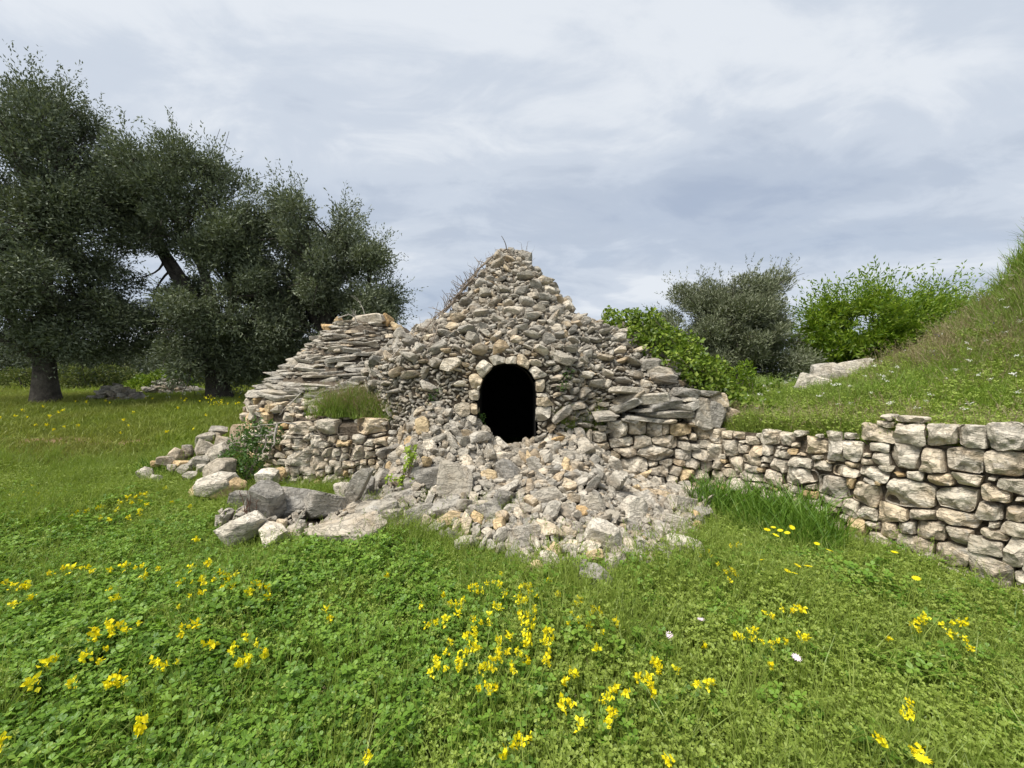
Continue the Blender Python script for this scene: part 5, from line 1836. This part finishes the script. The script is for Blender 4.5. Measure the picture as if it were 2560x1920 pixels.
def blade_mesh(rs, n_, rad, h0, h1, w, mat, lean=0.35, seg=3, heads=0.0):
    vg = Veg()
    for _ in range(n_):
        a_, r = rs.uniform(0, 6.283), rad * math.sqrt(rs.uniform())
        b = np.array([r * math.cos(a_), r * math.sin(a_), -0.02])
        h = rs.uniform(h0, h1)
        ld = rs.normal(0, 1, 2)
        ld = ld / (np.linalg.norm(ld) + 1e-6) * lean * rs.uniform(0.2, 1.3)
        t = np.linspace(0, 1, seg + 1)
        c = b + np.stack([ld[0] * h * t ** 2, ld[1] * h * t ** 2, h * t * (1 - 0.25 * np.hypot(*ld) * t)], -1)
        fa = rs.uniform(0, 6.283)
        s = np.array([math.cos(fa), math.sin(fa), 0]) * w * rs.uniform(0.7, 1.3) / 2
        ww = (1 - t ** 2.2 * 0.9)[:, None]
        v = np.concatenate([c - s * ww, c + s * ww])
        k = seg + 1
        f = np.array([[i, k + i, k + i + 1, i + 1] for i in range(seg)])
        vg.put(v, f, np.full(len(v), rs.uniform(0, 0.5)))
        if heads and rs.uniform() < heads:
            tp = c[-1]
            m = 7
            q = tp + np.array([ld[0], ld[1], 0.8]) * np.linspace(-0.03, 0.02, m)[:, None]
            v, f = leaves(q, rs.normal(0, 0.5, (m, 3)) + np.array([0, 0, 1.0]), rs.normal(size=(m, 3)), np.full(m, 0.018), np.full(m, 0.005))
            vg.put(v, f, np.full(m, 0.45))
    return vg.mesh('blades', mat)


rst = np.random.RandomState(17)
template('clover', [clover_mesh(rst, 50, 0.085, 0.03, 0.18, (0.015, 0.018, 0.021)[_ % 3], M_clover) for _ in range(9)])
template('medic', [clover_mesh(rst, 60, 0.085, 0.02, 0.17, 0.011, M_medic, 0.4) for _ in range(7)])
template('grass', [blade_mesh(rst, 24, 0.06, 0.12, 0.33, 0.0042, M_grass, 0.45, 3, 0.15) for _ in range(6)])
template('lush', [blade_mesh(rst, 70, 0.12, 0.2, 0.5, 0.012, M_lush, 0.5, 4) for _ in range(5)])
template('field', [blade_mesh(rst, 40, 0.11, 0.04, 0.12, 0.010, M_field, 0.5, 2) for _ in range(6)])
template('bankgrass', [blade_mesh(rst, 38, 0.09, 0.08, 0.28, 0.0065, M_bankgrass, 0.5, 3, 0.08) for _ in range(6)])
template('dry', [blade_mesh(rst, 24, 0.07, 0.12, 0.38, 0.004, M_dry, 0.6, 3, 0.3) for _ in range(5)])

rsg = np.random.RandomState(29)
HUTS = [(AX[0], AX[1], 2.35), (AN[0], AN[1], 2.2)]


def wall_side(x, y):
    """> 0 behind the retaining wall"""
    xs_ = np.interp(y, [0.95, 2.76, 3.55, 4.95], [4.75, 3.67, 3.2, 2.55])
    return np.where(y < 5.0, x - xs_, np.where(x > 0.9, 1.0, -1.0))


def meadow_pts(n_, y0, y1, spread=1.55, xmax=99, margin=0.05, heap_cut=0.10):
    y = rsg.uniform(y0 ** 2, y1 ** 2, n_) ** 0.5
    x = rsg.uniform(-1, 1, n_) * (spread * y + 2.2)
    k = (wall_side(x, y) < -margin) & (x < xmax)
    for (cx_, cy_, r) in HUTS:
        k &= np.hypot(x - cx_, y - cy_) > r
    k &= ~((y > 5.2) & (x > -3.3))
    k &= (heap_z(x, y) < heap_cut) | ((x < -1.6) & (y > 4.2) & (y < 5.15) & (x > -3.2))
    x, y = x[k], y[k]
    return np.stack([x, y, ground_z(x, y)], -1)


def dens(p, f):
    return p[rsg.uniform(size=len(p)) < f(p[:, 0], p[:, 1])]


def patchy(p):
    return 1.0 + 0.28 * wob(p * np.array([1, 1, 0]), 1.5, 3, 4.0)


clov = lambda x, y: np.clip(0.12 + 0.95 * smooth01(0.3, -1.0, x + 0.35 * np.sin(y * 2.1)) * smooth01(4.6, 3.2, y), 0, 1)
p = dens(meadow_pts(14000, 0.6, 5.2), clov)
scatter('clover_cover', 'clover', p, rsg.uniform(0.75, 1.3, len(p)) * patchy(p), 1, 'low broad-leaved green clover carpeting the meadow', 'clover', 0.12)
p = dens(meadow_pts(20500, 0.6, 6.0), lambda x, y: 1.05 - 0.85 * clov(x, y))
scatter('medic_cover', 'medic', p, rsg.uniform(0.75, 1.3, len(p)) * patchy(p), 2, 'fine small-leaved medic plants mixed through the meadow', 'ground cover', 0.12)
tall = lambda x, y: 0.35 + 0.5 * (np.sin(x * 2.3 + 1.0) * np.sin(y * 3.1 + x) > 0.1)
p = dens(meadow_pts(25000, 0.6, 6.5), lambda x, y: tall(x, y) * (1 - 0.3 * smooth01(0.2, -1.0, x) * smooth01(4.0, 3.0, y)))
scatter('meadow_grass', 'grass', p, rsg.uniform(0.7, 1.35, len(p)) * patchy(p), 3, 'thin green meadow grass in front of the rubble', 'grass', 0.18)
p = meadow_pts(44000, 5.0, 16, 1.6, xmax=-2.6)
pf_ = 1 - 0.8 * (np.exp(-((p[:, 0] + 9.5) / 3.2) ** 2 - ((p[:, 1] - 7.6) / 0.45) ** 2) + np.exp(-((p[:, 0] + 5.4) / 1.2) ** 2 - ((p[:, 1] - 6.6) / 0.3) ** 2))
p = p[rsg.uniform(size=len(p)) < pf_]
scatter('field_grass', 'field', p, rsg.uniform(0.8, 1.5, len(p)) * (0.8 + 0.05 * p[:, 1]), 4, 'short yellowish green grass of the field under the olive trees', 'grass', 0.2)
p = meadow_pts(16000, 15, 60, 1.6)
scatter('far_grass', 'field', p, rsg.uniform(2.0, 3.6, len(p)), 5, 'pale green grass of the far field beyond the trees', 'grass', 0.2)
p = meadow_pts(420, 1.0, 6.0)
scatter('dry_stalks_cover', 'dry', p, rsg.uniform(0.4, 0.75, len(p)), 60, 'scattered dry straw stalks through the meadow', 'dry grass', 0.3)
p = meadow_pts(260, 2.2, 5.5)
p = p[p[:, 0] > -0.8]
scatter('tall_grass', 'lush', p, rsg.uniform(0.35, 0.7, len(p)), 61, 'scattered taller grass clumps in the meadow', 'grass', 0.2)
# rim of taller grass where the meadow meets the rubble
xs_ = rsg.uniform(-2.9, 2.3, 900)
ys_ = np.interp(xs_, _bx, _by) + rsg.normal(-0.08, 0.14, 900)
k = wall_side(xs_, ys_) < -0.1
p = np.stack([xs_, ys_, ground_z(xs_, ys_)], -1)[k]
scatter('rim_grass', 'grass', p, rsg.uniform(0.9, 1.35, len(p)), 6, 'taller pale grass fringing the foot of the rubble', 'grass', 0.2)
# bank
tq = rsg.uniform(0, 6, 30000)
sq_ = 15 * rsg.uniform(0, 1, 30000) ** 1.6 - 0.06
x, y, z = bank_pts(tq, sq_)
p = np.stack([x, y, z], -1)
rm = np.hypot(x - MC[0], y - MC[1])
dryk = rsg.uniform(size=len(p)) < 0.04 + 0.4 * np.exp(-((rm - 2.0) / 0.8) ** 2) + 0.15 * (sq_ < 0.1)
scatter('bank_grass', 'bankgrass', p[~dryk], rsg.uniform(0.7, 1.25, (~dryk).sum()) * (1 + 0.5 * np.exp(-(rm[~dryk] / 2.6) ** 2)) * (1 + 0.25 * wob(p[~dryk], 2.0, 2, 1.0)), 7, 'green grass and herbs covering the bank', 'grass', 0.2)
scatter('bank_dry_grass', 'dry', p[dryk], rsg.uniform(0.7, 1.3, dryk.sum()), 8, 'dry straw-coloured grass on the bank and mound', 'dry grass', 0.25)
k = rsg.uniform(size=len(p)) < 0.55
scatter('bank_herbs', 'medic', p[k & (rm > 2.0)], rsg.uniform(0.9, 1.5, (k & (rm > 2.0)).sum()), 9, 'small leafy herbs among the bank grass', 'ground cover', 0.2)


pts = []
for _ in range(150):
    P, _n = hit(rsg.uniform(2130, 2420), rsg.uniform(850, 945))
    if P is not None and P.y < 9:
        pts.append((P.x, P.y, P.z))
scatter('crest_dry_grass', 'dry', np.array(pts), rsg.uniform(0.9, 1.6, len(pts)), 62, 'matted dry grass above the rock outcrop', 'dry grass', 0.4)


# ledges
def ledge(n_, poly, top, kinds, seed, label):
    pts = []
    while len(pts) < n_:
        a_ = rsg.dirichlet(np.ones(len(poly)))
        q = (np.array(poly) * a_[:, None]).sum(0)
        pts.append((q[0], q[1], top(q[0], q[1])))
    pts = np.array(pts)
    for j, (kd, fr_, sc, nm) in enumerate(kinds):
        k_ = rsg.uniform(size=len(pts)) < fr_
        scatter(nm, kd, pts[k_], sc * rsg.uniform(0.7, 1.2, k_.sum()), seed + j, label[j], 'grass', 0.25)


zt = lambda x, y: float(np.interp(y, [5.2, 5.9, 6.3], [0.86, 1.22, 1.3]))
ledge(650, [(-2.95, 5.45), (-1.3, 5.27), (-1.15, 5.75), (-2.5, 5.85)], zt, [('bankgrass', 0.6, 1.15, 'ledge_grass'), ('dry', 0.5, 1.0, 'ledge_dry_grass')], 40, ['green grass on the ledge before the slab cone', 'dry grass on the ledge before the slab cone'])
pts = []
for (a_, b_, r) in ((1470, 1060, 22), (1455, 1075, 25), (1500, 1045, 18), (1490, 1075, 22), (1425, 1075, 16), (1400, 1055, 14), (1620, 1110, 20), (1690, 1060, 10), (780, 1010, 30), (1300, 1290, 20), (1180, 1330, 40), (1250, 1310, 30), (1330, 1350, 24), (1400, 1400, 26), (1120, 1300, 26), (1060, 1280, 30), (960, 1300, 30), (700, 1240, 60), (800, 1240, 50), (1440, 1380, 20), (1190, 1290, 20), (1240, 1345, 22), (1010, 1320, 26)):
    for _ in range(int(r * 0.5)):
        P, _n = hit(a_ + rsg.normal(0, r * 0.7), b_ + rsg.normal(0, r * 0.4))
        if P is not None and P.y < 7:
            pts.append(tuple(P))
scatter('rubble_grass', 'grass', np.array(pts), rsg.uniform(0.5, 1.0, len(pts)), 50, 'grass sprouting between the stones of the rubble', 'grass', 0.25)


# dark grass clumps: counted things
def tufts(kind, lst, label, group, seed):
    rs = np.random.RandomState(seed)
    c, n_t = TCOL[kind]
    for k, (a_, b_, s) in enumerate(lst):
        P, _n = hit(a_, b_, BVH if kind != 'lush' else BVH_G)
        if P is None:
            continue
        if a_ > 1700 and kind == 'lush':
            P = Vector((P.x * 0.955, P.y * 0.955, P.z))
        o_ = bpy.data.objects.new('grass_tuft', c.objects[k % n_t].data)
        o_.location = P
        if a_ > 1700 and b_ < 1500:
            s = s * 1.25
        o_.scale = (s, s, s)
        o_.rotation_euler = (rs.normal(0, 0.1), rs.normal(0, 0.1), rs.uniform(0, 6.28))
        link(o_)
        tag(o_, label, 'grass tuft', group)


tufts('lush', [(1760, 1275, 1.0), (1790, 1290, 1.1), (1815, 1285, 1.1), (1845, 1290, 1.0), (1870, 1310, 1.05), (1905, 1315, 1.0), (1930, 1320, 1.05), (1960, 1330, 1.1), (1990, 1340, 1.1), (2020, 1350, 1.1), (2050, 1360, 1.0), (2080, 1370, 0.9), (1740, 1260, 0.9), (1830, 1320, 0.8), (1900, 1345, 0.8), (1970, 1365, 0.85), (2030, 1385, 0.8), (1780, 1250, 0.9), (1850, 1270, 0.9), (1810, 1305, 1.1), (1880, 1330, 1.0), (1940, 1345, 1.1), (2000, 1360, 1.1), (2060, 1380, 1.0), (1950, 1300, 1.2), (2010, 1325, 1.2), (1900, 1290, 1.2)],
      'dark green grass tuft at the foot of the retaining wall', 'grass tufts along the retaining wall', 3)
tufts('lush', [(380, 1200, 1.0), (400, 1210, 1.0), (425, 1205, 1.0), (360, 1215, 0.9), (445, 1215, 0.85), (410, 1225, 0.8)], 'dark green grass tuft before the collapsed wall', 'grass tufts before the collapsed wall', 4)
tufts('lush', [(2110, 1640, 0.62), (2095, 1655, 0.5), (2135, 1650, 0.5)], 'upright green grass tuft alone in the low meadow', 'grass tufts in the low meadow', 5)
tufts('dry', [(2050, 1155, 0.6), (2070, 1165, 0.6)], 'reddish dry grass tuft growing out of the retaining wall', 'dry tufts in the retaining wall', 6)


# ================================================================== flowers, one by one
def petal_head(rs, n_, rad, L, W, z_, mat, flat=False):
    vg = Veg()
    for k in range(n_):
        if flat:
            t = k * 6.283 / n_
            d = np.array([[math.cos(t), math.sin(t), 0.15]])
            v, f = leaves(np.array([[0, 0, z_]]), d, np.array([[0, 0, 1.0]]), L, W, 0.05)
        else:
            c = rs.normal(0, rad * 0.45, (1, 3)) * np.array([1, 1, 1.2]) + np.array([0, 0, z_])
            d = unit(rs.normal(0, 1, (1, 3)) + np.array([0, 0, 0.5]))
            v, f = leaves(c, d, rs.normal(size=(1, 3)), L * rs.uniform(0.8, 1.2), W, 0.15)
        vg.put(v, f, np.full(4, rs.uniform(0, 0.6)))
    return vg.mesh('blossom', mat)


def stem_mesh(h):
    v, f = tube([(0, 0, -h), (0.005, 0, -h * 0.5), (0, 0, 0)], [0.0016, 0.0014, 0.001], 4)
    vg = Veg()
    vg.put(v, f, np.zeros(len(v)))
    return vg.mesh('stem', M_stem, True)


STEM = [stem_mesh(0.10), stem_mesh(0.16), stem_mesh(0.22)]
Y_HEAD = [petal_head(np.random.RandomState(k), 16, 0.0135, 0.018, 0.016, 0.0, M_yellow) for k in range(6)]
D_HEAD = [petal_head(np.random.RandomState(k), 13, 0.02, 0.019, 0.008, 0.0, M_yellow, True) for k in range(3)]
W_HEAD = [petal_head(np.random.RandomState(k), 16, 0.03, 0.020, 0.016, 0.0, M_white) for k in range(3)]
P_HEAD = [petal_head(np.random.RandomState(k), 12, 0.03, 0.024, 0.009, 0.0, M_pink, True) for k in range(2)]
V_HEAD = [petal_head(np.random.RandomState(k), 16, 0.03, 0.022, 0.014, 0.0, M_purple) for k in range(2)]


def flower(name, P, heads, k, s, label, cat, group, stem, rs):
    o_ = bpy.data.objects.new(name, heads[k % len(heads)])
    o_.location = P
    o_.scale = (s, s, s * (1.15 if heads is Y_HEAD else (0.45 if heads is W_HEAD else 1.0)))
    o_.rotation_euler = (rs.normal(0, 0.25), rs.normal(0, 0.25), rs.uniform(0, 6.28))
    link(o_)
    tag(o_, label, cat, group)
    st_ = bpy.data.objects.new('stem', STEM[stem])
    st_.scale = (1 / s, 1 / s, 1 / s)
    link(st_, o_)


FL = [(35, 605), (75, 628), (120, 632), (160, 628), (85, 738), (185, 695), (300, 548), (373, 525), (427, 522), (487, 520), (525, 515), (540, 540), (645, 535), (740, 510), (800, 520), (840, 510), (860, 565), (938, 525), (650, 650), (685, 700), (1060, 620), (1090, 590), (1135, 605), (1200, 580), (1210, 600), (1265, 592), (1300, 552), (1330, 570), (1365, 590), (1400, 558), (1312, 635), (1375, 630), (1190, 665), (1120, 685), (1060, 750), (1510, 610), (1535, 625), (1590, 640), (1470, 670), (1583, 692), (1230, 495), (1135, 517), (640, 840), (655, 870), (715, 857), (745, 885), (655, 915), (555, 895), (552, 930), (820, 850), (630, 1000), (510, 1040), (590, 1075), (270, 1088), (320, 1060), (1085, 865), (1157, 850), (1070, 920), (1257, 965), (1380, 1005), (1455, 932), (1523, 970), (1565, 1030), (1425, 1085), (1475, 1068), (935, 1075), (960, 1105), (1045, 1080), (205, 1195), (432, 1198), (640, 1208), (690, 1185), (728, 1195), (840, 1415), (830, 1470), (10, 1555), (1950, 825), (1930, 765)]
FLF = [(155, 42), (195, 42), (200, 65), (225, 82), (70, 95), (140, 92), (355, 75), (400, 75), (330, 107), (455, 195), (420, 218), (515, 185), (580, 170), (607, 160), (590, 230), (650, 240), (690, 180), (710, 135), (760, 105), (800, 100), (830, 85), (865, 85), (780, 140), (830, 130), (865, 145), (825, 205), (830, 180), (765, 220), (255, 207), (180, 215), (985, 50), (1125, 160), (1160, 355), (1020, 135)]
FC = [(185, 105), (575, 240), (420, 320), (625, 305), (665, 310), (705, 285), (680, 365), (595, 415), (525, 430), (465, 450), (765, 190), (800, 185), (815, 220), (850, 215), (880, 160), (920, 150), (965, 170), (975, 95), (1110, 180), (1150, 175), (1175, 185), (1300, 138), (1000, 235), (1095, 260), (1100, 295), (1145, 280), (1170, 230), (1220, 250), (1205, 330), (1205, 360), (930, 310), (965, 325), (895, 380), (890, 440), (835, 430), (780, 408), (790, 470), (790, 515), (740, 525), (1105, 375), (1155, 375), (1120, 415), (1210, 410), (1160, 445), (1195, 455), (1370, 240), (1495, 305), (1515, 285), (1465, 372), (1520, 418), (1445, 440), (1585, 455), (1610, 345), (1600, 370), (1670, 372), (1775, 440), (1680, 500), (1290, 490), (1320, 490), (1020, 515), (1035, 530), (960, 560), (950, 625), (965, 660), (1015, 635), (1135, 515), (1170, 520), (1175, 555), (1145, 575), (1270, 560), (1300, 560), (1325, 540), (1305, 630), (1090, 630), (1115, 655), (620, 575), (590, 640), (730, 635), (775, 615), (805, 595), (925, 690), (1155, 700), (1275, 695), (1300, 685), (535, 690), (535, 735), (495, 775), (590, 755), (685, 695), (700, 725), (680, 745), (845, 750), (875, 735), (915, 750), (1055, 740), (1060, 765), (820, 890), (890, 870), (905, 900), (935, 885), (1460, 775), (1490, 790), (1420, 840), (1635, 610), (2030, 710), (2065, 715), (2065, 770), (2190, 755), (1995, 800), (1985, 840), (1930, 815), (2015, 860), (2025, 925), (1735, 905), (1720, 940), (1675, 970), (1770, 890), (1830, 920), (1405, 995), (1455, 985), (1735, 1080), (1760, 1060), (1715, 1135), (1525, 1140), (1100, 1215), (1125, 1250), (1170, 1235), (1070, 1270), (990, 1340), (45, 1365), (2130, 1375)]
FR = [(185, 70), (195, 100), (240, 155), (290, 205), (335, 195), (360, 220), (325, 260), (125, 97), (330, 40), (370, 30), (545, 475), (595, 490), (660, 440), (720, 450), (765, 430), (785, 450), (350, 620), (380, 620), (400, 625), (455, 590), (485, 585), (460, 635), (525, 660), (595, 670), (630, 650), (680, 655), (775, 625), (815, 628), (155, 680), (585, 810), (1510, 520), (1550, 500), (1580, 490), (1560, 530), (1490, 545), (1520, 575), (1340, 635), (1690, 545), (1750, 535), (1780, 525), (1820, 535), (1740, 605), (1780, 610), (1835, 635), (1865, 700), (105, 930), (180, 925), (210, 915), (1480, 1040), (1445, 1120), (1470, 1108), (1270, 1270), (1305, 1300), (1495, 1355), (1535, 1360)]
FD = [(880, 25), (960, 68), (755, 165), (690, 200), (735, 215), (825, 170), (525, 130), (1380, 80), (1520, 248), (1560, 1412), (600, -80), (645, -60), (690, -45), (720, -80), (615, -30), (560, -65)]
rsfl = np.random.RandomState(44)


def place(lst, ox, oy, zs, hh, heads, s0, s1, name, label, cat, group, stem=1):
    for k, (a_, b_) in enumerate(lst):
        d = ray(ox + a_ / zs, oy + b_ / zs)
        t = (CAM_H - hh) / -d.z
        for _ in range(3):
            g = gz(d.x * t, t)
            t = (CAM_H - hh - g) / -d.z
        P = Vector((0, 0, CAM_H)) + d * t
        if wall_side(P.x, P.y) > -0.03 or t > 40:
            continue
        flower(name, P, heads, rsfl.randint(9), rsfl.uniform(s0, s1), label, cat, group, stem, rsfl)


place(FL, 0, 1200, 2.37, 0.25, Y_HEAD, 0.7, 1.5, 'yellow_flower', 'yellow pea-like flower head among the broad clover leaves', 'flower', 'yellow flowers in the clover')
place(FLF, 0, 1200, 2.37, 0.21, Y_HEAD, 1.0, 1.5, 'yellow_flower', 'small yellow flower in the short grass before the collapsed wall', 'flower', 'yellow flowers before the collapsed wall', 1)
place(FC, 900, 1400, 2.765, 0.27, Y_HEAD, 0.7, 1.2, 'yellow_flower', 'yellow pea-like flower in the thick patch below the rubble heap', 'flower', 'yellow flowers below the rubble heap')
place(FR, 1700, 1350, 2.572, 0.26, Y_HEAD, 0.65, 1.15, 'yellow_flower', 'yellow pea-like flower in the low meadow before the retaining wall', 'flower', 'yellow flowers before the retaining wall')
place(FD, 1700, 1350, 2.572, 0.32, D_HEAD, 1.2, 1.7, 'yellow_daisy', 'flat yellow daisy-like flower by the dark tufts along the retaining wall', 'flower', 'yellow daisy-like flowers by the retaining wall', 2)
place([(135, 512), (750, 758)], 1700, 1350, 2.572, 0.29, P_HEAD, 1.0, 1.15, 'pink_flower', 'pale pink daisy-like flower alone in the green meadow', 'flower', 'pale pink flowers in the meadow', 2)
place([(2140, 522)], 900, 1400, 2.765, 0.29, P_HEAD, 1.0, 1.15, 'pink_flower', 'pale pink daisy-like flower alone in the green meadow', 'flower', 'pale pink flowers in the meadow', 2)
# mustard-yellow bush far in the field
for k in range(2):
    c = np.array(at(530 + 14 * k, 1030, 10.5))
    c[2] = gz(c[0], c[1]) + 0.2
    leafy('yellow_bush', 'low bush in full yellow flower near the foot of the slab cone', 'bush', [(c + rsfl.normal(0, 0.09, 3), 0.10) for _ in range(3)], 2500, M_yellow, 0.045, 0.035, 200 + k, 'yellow flowering bushes', base=c - np.array([0, 0, 0.25]), stem_mat=M_stem)
# tiny yellow dots in the far field
for k in range(60):
    x_, y_ = rsfl.uniform(-12, -4.5), rsfl.uniform(7.5, 12)
    flower('yellow_flower', Vector((x_, y_, gz(x_, y_) + 0.17)), Y_HEAD, k, rsfl.uniform(1.0, 1.6), 'tiny yellow flower in the open field under the olive trees', 'flower', 'yellow flowers in the field', 1, rsfl)
# white umbels on the bank
n_ = 0
while n_ < 210:
    t_, s_ = rsfl.uniform(1.6, 5.0), 0.3 + 5.5 * rsfl.uniform(0.0, 1) ** 1.2
    x, y, z = bank_pts(np.array([t_]), np.array([s_]))
    x, y, z = float(x[0]), float(y[0]), float(z[0])
    n_ += 1
    flower('white_flower', Vector((x, y, z + rsfl.uniform(0.26, 0.42))), W_HEAD, n_, rsfl.uniform(0.6, 1.0), 'white flower cluster standing above the grass of the bank', 'flower', 'white flowers on the bank', 2, rsfl)
for (a_, b_) in ((2355, 853), (2475, 858), (2335, 925), (2345, 870)):
    P, _n = hit(a_, b_)
    if P is not None:
        flower('purple_flower', P + Vector((0, 0, 0.2)), V_HEAD, n_, 1.3, 'purple flower head in the dry grass of the mound', 'flower', 'purple flowers on the mound', 2, rsfl)
